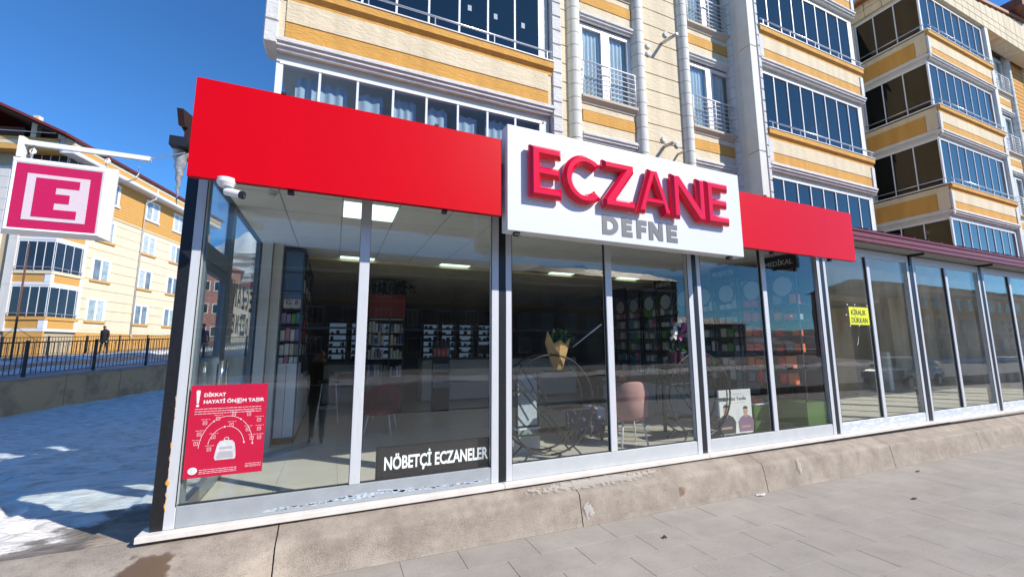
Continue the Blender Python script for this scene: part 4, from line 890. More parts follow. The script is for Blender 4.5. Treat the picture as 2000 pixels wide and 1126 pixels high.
# red topped gondola with a plant
GO = thing('gondola_shelf', (2.48, 5, 0), 'free standing shelf with a red header panel and white folders', 'shelf')
box('header_panel', 2.10, 2.87, 5.0, 5.02, 2.06, 2.56, mat('dark red panel', (.22, .012, .012), .5), GO); box('base', 2.10, 2.87, 5.03, 5.45, 0, .25, blackm, GO)
for x in (2.11, 2.55, 2.86): box('upright', x - .012, x + .012, 5.0, 5.05, 0.25, 2.06, blackm, GO)
for z in (1.18, 1.48, 1.75, 2.03, .8): box('shelf', 2.11, 2.86, 5.04, 5.4, z - .02, z, wlam, GO)
for z in (.80, 1.18, 1.48, 1.75):
    for i in range(11):
        if i in (5, 6) and z > 1: continue
        product(2.15 + i * .066, 5.12, z + .001, .05, .12, random.uniform(.14, .24), random.choice(['white', 'white', 'grey', 'cream', 'blue']), 'folder on the red topped free standing shelf', 'folders on the red topped shelf', nm='folder')
leafm = mat('dark leaf', (.018, .045, .014), .5, var=.4, vscale=8)
def leaves(name, c, rad, n, size, m, parent=None, label=None, cat=None, sq=(1, 1, 1)):
    vs_ = []; fs = []
    for i in range(n):
        d = Vector((random.gauss(0, 1), random.gauss(0, 1), random.gauss(0, 1))).normalized() * rad * random.uniform(.35, 1); p = Vector(c) + Vector((d.x * sq[0], d.y * sq[1], d.z * sq[2]))
        a = Vector((random.uniform(-1, 1), random.uniform(-1, 1), random.uniform(-1, 1))).normalized(); b = a.cross(Vector((random.uniform(-1, 1), random.uniform(-1, 1), .3))).normalized(); s = size * random.uniform(.6, 1.2); o_ = len(vs_)
        vs_ += [p - a * s, p + b * s * .4, p + a * s, p - b * s * .4]; fs.append((o_, o_ + 1, o_ + 2, o_ + 3))
    o = MB().add(vs_, fs).build(name, m, parent, base=None if parent else c)
    if label: tag(o, label, cat)
    return o
T = thing('potted_plant', (2.55, 5.2, 2.56), 'dark bushy plant on top of the red header panel', 'plant'); leaves('foliage', (2.6, 5.15, 2.74), .25, 500, .055, leafm, T, sq=(2.2, .8, .7)); g = MB(); g.tube([(2.6, 5.2, 2.57), (2.6, 5.2, 2.68)], .09, 14, r2=.11); g.build('pot', blackm, T)
tall = thing('magazine_rack', (3.6, 4.6, 0), 'narrow dark rack with rows of red and white leaflets', 'rack'); box('rack_frame', 3.42, 3.80, 4.62, 4.66, .05, 1.55, blackm, tall)
for r_ in range(3):
    for i in range(7): box('leaflet', 3.44 + i * .05, 3.48 + i * .05, 4.60, 4.618, .55 + r_ * .33, .72 + r_ * .33, pm['red'] if r_ == 2 and i % 2 else pm['grey'], tall)
# backlit shelving on the rear wall
bk = mat('cool backlight', (.25, .40, .60), .5, emit=((.45, .68, 1), .10))
random.seed(31)
for i, x in enumerate((1.22, 2.02, 2.82, 4.75, 5.5, 6.25, 7.1, 7.9)):
    T = thing('backlit_shelf', (x + .33, 12.8, 0), 'backlit dark shelf unit on the rear wall of the pharmacy', 'shelf', 'backlit shelves on the rear wall')
    box('carcass', x, x + .68, 12.90, 12.98, .3, 2.4, blackm, T); box('light_back', x + .05, x + .63, 12.885, 12.899, .95, 2.3, bk, T)
    for s in (x, x + .64): box('side_board', s, s + .04, 12.55, 12.89, .3, 2.4, blackm, T)
    for k in range(6):
        z = .95 + k * .24; box('shelf', x + .041, x + .639, 12.6, 12.88, z - .07, z, blackm, T)
        for q in range(3):
            if random.random() < .72: product(x + .14 + q * .2 + random.uniform(-.03, .03), 12.7, z + .001, random.uniform(.07, .16), .1, random.uniform(.05, .15), random.choice(['white', 'grey', 'blue', 'cream']), 'small carton on a backlit shelf of the rear wall', 'cartons on the backlit rear shelves')
# shelving row on the right wall: black frames with hoops
random.seed(41)
hoopm = blackm; paneln = mat('sage panel', (.24, .27, .22), .7); palep = mat('pale blue panel', (.40, .50, .56), .6)
yc = [.29, .86, 1.41, 1.96, 2.5, 3.04, 3.6, 4.16, 4.7, 5.26]
heads = {0: 'MEDİKAL', 2: 'PROBİYOTİK', 5: 'VİTAMİN DESTEK', 8: ''}
for i, y in enumerate(yc):
    red = i < 2
    T = thing('product_shelf', (8.75, y, 0), ['black hooped shelf full of red packs nearest the window on the right wall', 'second black hooped shelf from the window, red packs in it'][i] if red else 'black hooped product shelf on the right wall of the pharmacy', 'shelf', None if red else 'hooped shelves on the right wall')
    for s in (-.235, .235): box('upright', 8.50, 8.52, y + s - .012, y + s + .012, .45, 2.78, blackm, T)
    box('back_panel', 8.93, 8.95, y - .24, y + .24, .45, 2.7, (paneln, green, palep)[(i * 2 + 1) % 3] if not red else mat('dark grey panel', (.07, .07, .08), .5), T)
    g = MB(); g.tube(circ((8.51, y, 2.44), .185, 'yz', 32), .012, 6, closed=True); g.build('hoop', blackm, T, smooth=True)
    g = MB(); g.prism([(q[1], q[2]) for q in circ((0, y, 2.44), .165, 'yz', 28)], 'x', 8.512, 8.52); g.build('hoop_disc', mat('hoop disc', (.36, .40, .42), .6), T)
    box('base_cabinet', 8.45, 8.95, y - .262, y + .262, .0, .52, green if i in (0, 1, 2) else wlam, T)
    for k in range(6):
        z = .78 + k * .27; box('shelf', 8.52, 8.92, y - .225, y + .225, z - .015, z, blackm, T)
        nq = 3
        for q in range(nq):
            yy = y - .15 + q * .15 + random.uniform(-.015, .015); h = random.uniform(.09, .2)
            c = random.choice(['red', 'red', 'orange', 'grey']) if red else random.choice(['white', 'white', 'green', 'cream', 'teal', 'grey', 'pink', 'white'])
            if red: lb, gr = 'pack on the hooped shelves nearest the window', 'packs on the right wall shelves near the window'
            else: lb, gr = 'pack on the hooped shelves further back on the right wall', 'packs on the right wall shelves'
            if random.random() < .88: product(8.60, yy, z + .001, .10, .115, h, c, lb, gr)
    if i in heads:
        hh = box('header_board', 8.47, 8.49, y - .30, y + .30, 2.72, 2.97, blackm, T)
        if heads[i]: text('header_text', heads[i], .12, wlam, T, (8.468, y + (.24 if i else .24), 2.80), rot=(R(90), 0, R(-90)), bold=.006, ext=.0008, width=.48)
# low green unit by the window
LU = thing('low_cabinet', (8.2, .72, 0), 'low lime green display cabinet standing behind the third bay', 'cabinet'); box('cabinet_body', 7.98, 8.42, .60, .95, .0, .44, green, LU); box('cabinet_top', 7.96, 8.43, .58, .97, .44, .46, wlam, LU)
o = box('leaflet_stack', 8.1, 8.32, .66, .84, .461, .53, pm['red'], None); tag(o, 'red and white leaflet stack on the low green cabinet', 'leaflets')
# ring shaped plant stands
def ring_stand(cx, cy, lab):
    T = thing('ring_stand', (cx, cy, 0), lab, 'plant stand')
    for dy in (-.14, .14):
        g = MB(); g.tube(circ((cx, cy + dy, .69), .63, n=48), .014, 7, closed=True); g.build('ring', blackm, T, smooth=True)
    for (xa, xb, z) in ((-.60, -.12, .86), (.08, .60, .60), (-.50, .35, .33)):
        box('shelf_frame', cx + xa, cx + xb, cy - .15, cy + .15, z - .012, z, blackm, T); box('glass_shelf', cx + xa + .03, cx + xb - .03, cy - .13, cy + .13, z + .001, z + .009, glass('green glass', (.45, .75, .65), .1), T)
    for dy in (-.13, .13):
        for (a, b, c, d) in ((-.50, 1.06, .32, .12), (-.34, 1.20, .02, .60)):
            g = MB(); g.tube([(cx + a, cy + dy, b), (cx + c, cy + dy, d)], .010, 6); g.build('strut', blackm, T)
    for s in (-1, 1):
        for dy in (-1, 1): g = MB(); g.tube([(cx + s * .30, cy + dy * .14, .14), (cx + s * .44, cy + dy * .17, 0)], .013, 6); g.build('foot', blackm, T)
    return T
ring_stand(4.10, .66, 'black ring shaped plant stand behind the second bay, bouquet above it'); ring_stand(6.72, .66, 'black ring shaped plant stand holding the orchids near the third post')
kraft = mat('kraft paper', (.56, .33, .13), .6, var=.2, vscale=9, bump=.4, bscale=12)
BO = thing('bouquet', (4.25, .66, 1.10), 'kraft paper wrapped bouquet with green leaves on the ring stand', 'bouquet')
random.seed(8)
for k in range(6):
    a = 2 * math.pi * (k + .35) / 6; tip = Vector((4.27 + .19 * math.cos(a), .66 + .15 * math.sin(a), 1.50 + .20 * random.random())); n1 = Vector((4.27 + .07 * math.cos(a - .4), .66 + .06 * math.sin(a - .4), 1.12)); n2 = Vector((4.27 + .07 * math.cos(a + .4), .66 + .06 * math.sin(a + .4), 1.12))
    s1 = Vector((4.27 + .18 * math.cos(a - .62), .66 + .13 * math.sin(a - .62), 1.46)); s2 = Vector((4.27 + .18 * math.cos(a + .62), .66 + .13 * math.sin(a + .62), 1.44))
    MB().add([n1, n2, s2, tip, s1, (n1 + tip) / 2 + Vector((0, -.02, 0))], [(0, 1, 5), (1, 2, 5), (2, 3, 5), (3, 4, 5), (4, 0, 5)]).build('paper_fold', kraft, BO)
leaves('foliage', (4.30, .66, 1.52), .17, 90, .07, mat('leaf green', (.03, .10, .02), .5, var=.3), BO, sq=(1.2, .8, .9))
g = MB(); g.tube([(4.48, .60, 1.42), (4.95, .58, 1.74)], .006, 6, r2=.012); g.build('ribbon_stick', wlam, BO)
box('stand_plate', 4.12, 4.42, .54, .78, 1.085, 1.10, blackm, BO)
def orchid(x, y, z, m, lab, n):
    T = thing('orchid', (x, y, z), lab, 'flower'); g = MB(); g.tube([(x, y, z), (x, y, z + .17)], .055, 14, r2=.075); g.build('pot', mat('plum pot', (.07, .015, .04), .3), T)
    st = [(x, y, z + .17), (x + .01, y, z + .4), (x + .05, y - .02, z + .58), (x + .13, y - .04, z + .64)]; g = MB(); g.tube(st, .005, 5); g.build('stem', leafm, T)
    for i in range(n):
        t = i / n; p = Vector((x - .03 + .14 * t + random.uniform(-.04, .04), y - .05 + random.uniform(-.04, .04), z + .40 + .26 * t + random.uniform(-.05, .04))); vs_ = [p]; fs = []
        for q in range(5):
            a = 2 * math.pi * q / 5 + random.random(); r_ = .038
            c = p + Vector((math.cos(a) * r_, -.012, math.sin(a) * r_)); d = Vector((-math.sin(a), 0, math.cos(a))) * r_ * .55; e = p + Vector((math.cos(a) * r_ * .5, -.01, math.sin(a) * r_ * .5)); vs_ += [e + d * .8, c, e - d * .8]; b = 1 + q * 3; fs.append((0, b, b + 1, b + 2))
        MB().add(vs_, fs).build('blossom', m, T)
    leaves('foliage', (x, y, z + .2), .09, 14, .07, leafm, T)
orchid(6.28, .62, 1.17, mat('white petal', (.75, .75, .72), .5), 'white orchid in a plum pot on the second ring stand', 22); orchid(6.50, .70, 1.15, mat('magenta petal', (.45, .05, .22), .5), 'magenta orchid beside the white one on the second ring stand', 16)
box('plant_tray', 6.1, 6.75, .50, .82, 1.135, 1.149, blackm, None); tag(bpy.context.scene.objects['plant_tray'], 'black tray under the two orchids above the ring stand', 'tray')
FR = thing('info_stand', (3.95, .95, 0), 'white information board in a dark frame behind the left ring stand', 'board'); box('board', 3.80, 4.10, .95, .965, .36, 1.03, mat('printed board', (.40, .46, .50), .4, var=.2, vscale=18), FR); box('board_frame', 3.775, 3.80, .94, .975, .33, 1.06, blackm, FR); box('board_frame', 4.10, 4.125, .94, .975, .33, 1.06, blackm, FR); box('board_frame', 3.80, 4.10, .94, .975, .33, .36, blackm, FR); box('pedestal', 3.78, 4.12, .92, 1.05, 0, .33, wlam, FR)
o = box('candle_box', 5.93, 6.04, 1.44, 1.54, .83, .93, pm['orange'], None, bev=.01); tag(o, 'small orange box on the glass table beside the pink chair', 'box')
TB = thing('side_table', (6.15, 1.5, 0), 'dark side table behind the pink chair carrying an orange box', 'table'); box('table_top', 5.6, 6.7, 1.2, 1.8, .80, .83, blackm, TB)
for a in (5.65, 6.65):
    for b in (1.25, 1.75): box('leg', a - .02, a + .02, b - .02, b + .02, 0, .80, blackm, TB)
FC = thing('patterned_pouffe', (5.15, 1.3, 0), 'dark blue pouffe with white pattern left of the pink chair', 'pouffe'); box('cushion', 4.85, 5.35, 1.1, 1.5, .12, .50, mat('blue patterned cloth', (.01, .03, .09), .8, col2=(.5, .52, .55), c2=(.58, .62), vscale=14), FC, bev=.03)
for a in (4.9, 5.3):
    for b in (1.15, 1.45): box('leg', a - .015, a + .015, b - .015, b + .015, 0, .12, blackm, FC)

# ------------------------------------------------------------------ empty shop unit
box('inner_wall', 9.13, 9.17, .13, 8, 0, 3.2, wallg, VA); box('inner_wall', 9.17, 24, 7.9, 8.0, -.1, 3.2, wallg, VA); box('inner_wall', 23.6, 23.7, .1, 7.9, -.1, 3.2, wallg, VA)
box('ceiling', 9.13, 24, .13, 8, 3.14, 3.2, mat('raw ceiling', (.45, .45, .44), .9), VA)
box('floor_base', 9.13, 24, .06, 8, -.05, -.02, blackm, VA)
plank = [mat('floor board %d' % i, c, .7, var=.1, vscale=3, stretch=(4, .5, 1)) for i, c in enumerate([(.56, .52, .44), (.52, .48, .41)])]
for i in range(60):
    x = 9.2 + i * .24
    if x < 23.4: box('floor_board', x, x + .215, .14, 7.8, -.02, 0, plank[i % 2], VA)
box('partition', 13.6, 15.6, 3.0, 3.1, 0, 2.5, mat('chipboard', (.33, .22, .09), .8, var=.1), VA); box('partition_post', 13.45, 13.58, 2.9, 3.1, 0, 2.9, wlam, VA); box('partition_post', 17.3, 17.5, 3.0, 3.2, 0, 1.2, wlam, VA)
g = MB(); g.tube([(12.3, 4.6, 0), (12.3, 4.6, 1.0)], .75, 28); g.build('concrete_drum', wallg, VA)
for x in (14.8, 17.6, 20.4): box('rear_mullion', x, x + .1, 6.4, 6.5, 0, 2.4, wlam, VA)
o = MB().tube([(11.2, 1.15, .012), (11.3, 1.2, .02), (11.35, 1.15, .012)], .018, 5).build('rag', blackm, base=(11.27, 1.17, 0)); tag(o, 'crumpled dark rag on the empty shop floor', 'rag')

# ------------------------------------------------------------------ yard wall, fence and lamp posts
WL = thing('retaining_wall', (F0.x, F0.y, 0), 'stained concrete retaining wall behind the snowy yard', 'wall')
stain = mat('stained brown concrete', (.78, .43, .21), .95, col2=(.38, .21, .12), c2=(.47, .72), vscale=1.6, bump=.7, bscale=14, detail=12)
capm = mat('wall cap concrete', (.36, .34, .33), .8, var=.12, vscale=4)
def fbar(g, t0, t1, p0, p1, za, zb_, slope=True):
    """box running along the fence line; za / zb_ are heights above the wall top"""
    vs_ = []
    for t in (t0, t1):
        for p in (p0, p1):
            for z in (za, zb_):
                v = F0 + FD * t + FN * p; vs_.append((v.x, v.y, (walltop(t) if z > -5 else 0) + (z if z > -5 else -1.35)))
    return g.add(vs_, [(0, 1, 3, 2), (4, 6, 7, 5), (0, 4, 5, 1), (2, 3, 7, 6), (0, 2, 6, 4), (1, 5, 7, 3)])
for i in range(26):
    t = -12 + i * 2.0; fbar(MB(), t + .01, t + 1.99, 0, .25, -9, -.07).build('wall_section', stain, WL)
    fbar(MB(), t, t + 1.998, -.04, .30, -.068, 0).build('wall_cap', capm, WL)
iron = mat('black wrought iron', (.018, .014, .014), .5, var=.3, vscale=20)
def fence(t0, t1, p, hgt, lab, dt=.145, dz=0, bars=True, grp=None):
    T = thing('iron_fence', F0 + FD * t0 + FN * p, lab, 'fence', grp)
    n = int((t1 - t0) / 2.2) + 1
    for i in range(n):
        t = t0 + i * 2.2; fbar(MB(), t - .035, t + .035, p - .035, p + .035, dz, dz + hgt + .06).build('post', iron, T)
        fbar(MB(), t + .036, t + 2.164, p - .018, p + .018, dz + hgt - .02, dz + hgt + .02).build('rail', iron, T)
        fbar(MB(), t + .036, t + 2.164, p - .014, p + .014, dz + .08, dz + .105).build('rail', iron, T)
    tt = t0 + dt; k = 0; rest = MB()
    while tt < t1:
        if abs(((tt - t0) / 2.2) % 1) > .03:
            g = MB() if k < 200 else rest; fbar(g, tt - .008, tt + .008, p - .008, p + .008, dz + .105, dz + hgt - .02)
            if g is not rest: g.build('bar', iron, T)
            k += 1
        tt += dt
    if rest.v: o = rest.build('bars', iron, T); o['kind'] = 'stuff'
    for i in range(int((t1 - t0) / .29)):
        if i > 90: break
        t = t0 + .145 + i * .29; v = F0 + FD * t + FN * p; zc = walltop(t) + dz + hgt * .5 + .05 * (-1) ** i
        a = []
        for q in range(10): an = 2 * math.pi * q / 10; w_ = FD * (.05 * math.cos(an)) ; a.append((v.x + w_.x, v.y + w_.y, zc + .05 * math.sin(an)))
        g = MB(); g.tube(a, .006, 4, closed=True); g.build('scroll', iron, T)
    return T
fence(-8, 24, .12, 1.08, 'black wrought iron fence on top of the retaining wall')
fence(-8, 24, 11.6, 1.05, 'black iron fence along the foot of the cream building', dz=.05, dt=.16)
# thin lamp / utility pole behind the fence
PL = thing('utility_pole', (-13.0, 22.5, .3), 'thin dark utility pole rising in front of the far balconies', 'pole')
b0 = F0 + FD * 7.9 + FN * 9.0
g = MB(); g.tube([(b0.x, b0.y, .7), (b0.x, b0.y, 6.6)], .05, 8, r2=.035); g.build('pole_shaft', mat('rusty pole', (.12, .05, .03), .6), PL); g = MB(); g.tube([(b0.x, b0.y, 2.4), (b0.x + .9, b0.y + .2, 1.6)], .01, 4); g.tube([(b0.x, b0.y, 2.4), (b0.x - .5, b0.y - .2, 1.6)], .01, 4); g.build('guy_wire', iron, PL)
# dry grass tuft at the wall foot
random.seed(14)
g = MB()
for i in range(26):
    x = -8.0 + random.uniform(-.25, .25); y = 12.2 + random.uniform(-.2, .2); z = yard(x, y); g.tube([(x, y, z), (x + random.uniform(-.15, .15), y, z + random.uniform(.3, .9))], .006, 3, r2=.002)
o = g.build('dry_weeds', mat('dry grass', (.35, .26, .14), .9), base=(-8.0, 12.2, -.8)); tag(o, 'dry weeds against the stained retaining wall', 'grass', kind='stuff')

# ------------------------------------------------------------------ cream building across the side road (own frame: x along its front, y along its side)
LB = thing('apartment_building', (-14.87, 29.99, 0), 'cream and ochre apartment building with a wide maroon roof behind the fence', 'building', rz=-R(14), frame=True)
cream2 = mat('smooth cream render', (.69, .60, .43), .85, var=.05, vscale=.6, stretch=(3, 3, .5)); ochre2 = mat('ochre brick cladding', (.60, .33, .09), .85, var=.08, vscale=6); ochre3 = mat('ochre render', (.60, .33, .09), .85, var=.05)
tan = mat('tan soffit', (.36, .22, .12), .8)
def lb(nm, x0, x1, y0, y1, z0, z1, m, p=None): return box(nm, x0, x1, y0, y1, z0, z1, m, p or LB)
LN = 16.4
lb('wall_core', -15, -.12, .12, LN, -1, 13.6, cjoint)
z = 2.55; i = 0
while z < 10.6:       # courses of render on the side wall, scored by joints
    h = min(.70, 10.66 - z); lb('wall_course', -.12, .0, 2.3, LN, z + .012, z + h - .012, cream2); z += .70
z = 10.75
while z < 13.45: lb('brick_course', -.12, .0, 2.3, LN, z + .008, z + .19, ochre2); z += .20
lb('string_course', -.12, .05, 2.3, LN, 10.66, 10.745, cream2); lb('base_course', -.12, .02, 2.3, LN, .8, 2.35, ochre3)
lb('string_course', -.12, .03, 2.3, LN, 2.36, 2.55, cream2)
def lwin(y0, zs, w=1.35, h=1.38):
    f = lb('window_surround', -.02, .03, y0 - .14, y0, zs, zs + h + .15, wframe); 
    lb('window_surround', -.02, .03, y0 + w, y0 + w + .14, zs, zs + h + .15, wframe); lb('window_surround', -.02, .03, y0 + .001, y0 + w - .001, zs + h, zs + h + .15, wframe); lb('window_sill', -.02, .09, y0 - .2, y0 + w + .2, zs - .17, zs - .01, ochre3 if zs < 10 else wframe)
    lb('window_frame', -.015, .012, y0 + .002, y0 + .06, zs, zs + h - .001, wframe); lb('window_frame', -.015, .012, y0 + w - .06, y0 + w - .002, zs, zs + h - .001, wframe); lb('window_frame', -.015, .014, y0 + w * .5 - .09, y0 + w * .5 + .09, zs, zs + h - .001, wframe)
    for a, b in ((y0 + .06, y0 + w * .5 - .09), (y0 + w * .5 + .09, y0 + w - .06)): lb('pane', -.01, .006, a, b, zs, zs + h - .001, (mat('curtained pane', (.33, .40, .41), .12, var=.3, vscale=3, coat=.5), mat('net curtained pane', (.46, .52, .53), .14, var=.25, vscale=4, coat=.5), mat('dim pane', (.16, .20, .23), .10, var=.5, vscale=2, coat=.5))[int(y0 * 7 + zs * 3 + a) % 3])
for yw in (2.95, 7.3, 10.75, 14.2):
    for k in range(4): lwin(yw, 3.22 + 2.84 * k)
# drain pipe
g = MB(); g.tube([(.10, 7.0, 2.3), (.10, 7.0, 12.9), (.70, 7.1, 13.3), (.78, 7.1, 14.1)], .05, 8); g.tube([(.10, 7.0, 2.3), (.25, 7.0, 2.1)], .05, 8); g.build('drain_pipe', wframe, LB, smooth=True)
# glazed corner balconies
darkg = mat('dark balcony glass', (.02, .022, .03), .05, var=.5, vscale=.5, coat=.5)
for k in range(5):
    zb = 2.36 + 2.84 * k
    if k < 4:
        z1 = zb + .90; lb('balcony_band', -2.0, .02, -.02, 2.28, zb, zb + .17, wframe); lb('balcony_band', -2.0, .0, .0, 2.28, zb + .171, zb + .70, ochre3 if k else ochre3); lb('balcony_band', -2.0, .06, -.06, 2.28, zb + .701, z1, cream2 if k > 0 else ochre3)
        lb('corner_block', -.3, .03, -.03, .2, zb + .171, zb + .70, wframe)
        zt = zb + 2.72
        lb('balcony_glass', -1.95, -.02, .02, .04, z1, zt, darkg); lb('balcony_glass', -.04, -.02, .041, 2.05, z1, zt, darkg); lb('balcony_head', -2.0, .0, .0, 2.28, zt + .001, zb + 2.84, wframe)
        for q in range(5): lb('balcony_mullion', -1.95 + q * .48 - .018, -1.95 + q * .48 + .018, -.0, .019, z1, zt, wframe)
        for q in range(4): lb('balcony_mullion', -.019, .0, .1 + q * .62 - .015, .1 + q * .62 + .015, z1, zt, wframe)
        g = MB(); g.tube([(-1.95, -.10, z1 + .2), (.10, -.10, z1 + .2), (.10, 2.1, z1 + .2)], .022, 6)
        for q in range(3): g.tube([(-1.9 + q, -.10, z1), (-1.9 + q, -.10, z1 + .2)], .015, 5); g.tube([(.10, q, z1), (.10, q, z1 + .2)], .015, 5)
        g.build('balcony_railing', rail, LB); lb('balcony_side', -.25, .03, 2.06, 2.29, zb, zb + 2.84, wframe)
    if k < 4: lb('front_pilaster', -2.45, -2.0, -.08, .2, zb, zb + 2.83, wplast)
for k in range(16): lb('pilaster_block', -4.2, -3.0, -.05, .12, 1.2 + k * .72, 1.2 + k * .72 + .70, wplast)
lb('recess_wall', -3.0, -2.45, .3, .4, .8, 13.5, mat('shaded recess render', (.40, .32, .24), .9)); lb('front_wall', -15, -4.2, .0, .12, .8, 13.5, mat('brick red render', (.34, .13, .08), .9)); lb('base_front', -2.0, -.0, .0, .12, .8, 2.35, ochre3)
# fascia below the eaves, top terrace and gabled roof with deep overhang
for (a, b, m, d) in ((13.55, 13.72, wframe, .82), (13.721, 14.05, ochre3, .78), (14.051, 14.48, cream2, .80)): lb('eaves_fascia', -.0, d, -.7, LN + .3, a, b, m)
lb('soffit', -.0, .80, -.7, LN + .3, 13.50, 13.548, wframe)
lb('terrace_band', -15, -.01, -.75, 0, 13.55, 13.9, ochre3); lb('terrace_band', -15, -.01, -.76, 0, 13.901, 14.15, cream2); lb('terrace_band', -15, -.01, -.78, 0, 14.151, 14.35, ochre3)
g = MB(); g.tube([(-14, -.7, 14.75), (-.3, -.7, 14.75)], .03, 6); g.build('terrace_railing', wframe, LB); lb('terrace_pillar', -1.75, -1.45, -.6, -.3, 14.35, 15.9, cream2); lb('terrace_pillar', -.15, .25, -.72, -.35, 13.9, 14.7, wplast)
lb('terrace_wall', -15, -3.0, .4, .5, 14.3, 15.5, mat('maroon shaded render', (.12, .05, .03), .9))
g = MB(); sl_ = .45
g.prism([(1.0, 14.45), (-6.5, 14.45 + 7.5 * sl_), (-14.5, 14.4), (-14.5, 14.25), (-6.5, 14.28 + 7.5 * sl_), (.95, 14.30)], 'y', -1.6, LN + .6); g.build('roof', maroon, LB)
g = MB(); g.prism([(.85, 14.27), (-6.5, 14.24 + 7.5 * sl_), (-6.5, 14.20 + 7.5 * sl_), (.85, 14.24)], 'y', -1.5, LN + .5); g.build('roof_soffit', mat('brown boarded soffit', (.09, .04, .022), .8), LB)

# ------------------------------------------------------------------ far buildings and mountains beyond the side glass
def far_block(loc, rz, w, d, h, m, lab, nm='apartment_building', cols=4, rowsn=3, roofm=maroon, ws=1.):
    T = thing(nm, loc, lab, 'building', rz=rz, frame=True); box('wall', 0, w, 0, d, -3, h, m, T); g = MB(); g.prism([(-.4, h), (w + .4, h), (w * .5, h + w * .16)], 'y', -.4, d + .4); g.build('roof', roofm, T)
    for i in range(cols):
        for j in range(rowsn):
            x = w * (i + .5) / cols; z = 1.4 + (h - 1.4) * j / rowsn; box('window', x - .55 * ws, x + .55 * ws, -.05, -.003, z, z + 1.3 * ws, wframe, T); box('pane', x - .45 * ws, x + .45 * ws, -.06, -.051, z + .1, z + 1.2 * ws, darkg, T)
    return T
pinkm = mat('faded pink render', (.42, .19, .17), .9, var=.08); beige = mat('beige render', (.64, .55, .45), .9, var=.06)
far_block((-14.6, 58, 1.2), R(12), 4.4, 10, 10.0, pinkm, 'faded pink block seen through the side glass', cols=3, roofm=pinkm)
far_block((-10.6, 58, 1.2), R(8), 9, 10, 7.9, beige, 'beige block beside the pink one, seen through the side glass', cols=4, ws=.6)
for i, (x, y, h, w) in enumerate(((-18, 92, 9, 12), (-9, 88, 8, 9), (-24, 110, 9, 12), (-2, 96, 8, 11), (-30, 120, 10, 12), (-14, 120, 12, 14))): far_block((x, y, 2), R(6 + i * 4), w, 10, h, (beige, wallw, pinkm)[i % 3], 'small distant house on the slope below the snowy hills', nm='house', cols=4).__setitem__('group', 'distant houses on the slope')
rock = mat('scrub hillside with snow', (.17, .15, .135), .95, col2=(.60, .62, .66), c2=(.50, .60), vscale=.035, detail=12)
def ridge(name, dist, depth, az0, az1, hf, m, n=150, k=24):
    vs_ = []; fs = []
    for j in range(k):
        f = j / (k - 1)
        for i in range(n):
            a = az0 + (az1 - az0) * i / (n - 1); r_ = dist + depth * f; x, y = 1.45 + r_ * math.sin(a), -4.3 + r_ * math.cos(a)
            vs_.append((x, y, -1.4 + hf(a, i) * (f ** .75) * (1 + .10 * noise.noise(Vector((x * .02, y * .02, 0)))) + 3 * f * fb(x, y, .03)))
    for j in range(k - 1):
        for i in range(n - 1): fs.append((j * n + i, j * n + i + 1, (j + 1) * n + i + 1, (j + 1) * n + i))
    o = MB().add(vs_, fs).build(name, m, smooth=True); o['kind'] = 'structure'; return o
D2 = math.degrees
ridge('hill', 180, 260, R(-60), R(30), lambda a, i: 88 + 6 * math.sin(a * 9 + 1) - 22 * sm(D2(a), -30, -60) , rock)
ridge('mountain', 700, 900, R(-35), R(20), lambda a, i: 300 - 60 * sm(-D2(a), 16, 30) + 62 * math.exp(-((D2(a) + 10.3) / 2.2) ** 2) + 8 * noise.noise(Vector((a * 40, 0, 0))), mat('snow slope', (.78, .80, .84), .8, var=.06, vscale=.02))

# ------------------------------------------------------------------ across the street (mirrored in the shop glass)
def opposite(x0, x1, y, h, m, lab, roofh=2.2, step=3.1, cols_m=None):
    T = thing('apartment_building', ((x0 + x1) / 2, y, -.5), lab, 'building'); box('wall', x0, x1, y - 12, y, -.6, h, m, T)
    g = MB(); g.prism([(y + .6, h), (y - 6, h + roofh), (y - 12.6, h)], 'x', x0 - .5, x1 + .5); g.build('roof', maroond, T)
    n = int((x1 - x0) / step); lv = int((h + .3) / 2.9)
    for i in range(n):
        for j in range(lv):
            x = x0 + (i + .5) * (x1 - x0) / n; z = .6 + 2.9 * j; f = box('window', x - .75, x + .75, y + .003, y + .06, z, z + 1.7, wframe, T)
            for q in range(3): p = box('pane', x - .68 + q * .47, x - .26 + q * .47, y + .062, y + .07, z + .08, z + 1.62, darkg, f); p.location = Vector(((x - .68 + q * .47 + x - .26 + q * .47) / 2, y + .066, z + .85)) - org(f)
    for j in range(1, lv + 1): box('floor_band', x0, x1, y + .001, y + .2, .1 + 2.9 * j, .35 + 2.9 * j, wplast if j % 2 else orange, T)
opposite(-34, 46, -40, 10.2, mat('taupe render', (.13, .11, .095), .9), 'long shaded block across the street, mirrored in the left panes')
opposite(50, 70, -48, 5.0, mat('grey render', (.24, .24, .24), .9), 'low grey block across the street, mirrored in the third bay', roofh=1.5)
opposite(73, 116, -26, 9.6, mat('peach render', (.55, .33, .20), .9), 'peach coloured block down the street, mirrored in the empty shop', roofh=1.5)
box('snow_berm', -60, 90, -46, -45, -1, .5, slush)['kind'] = 'structure'

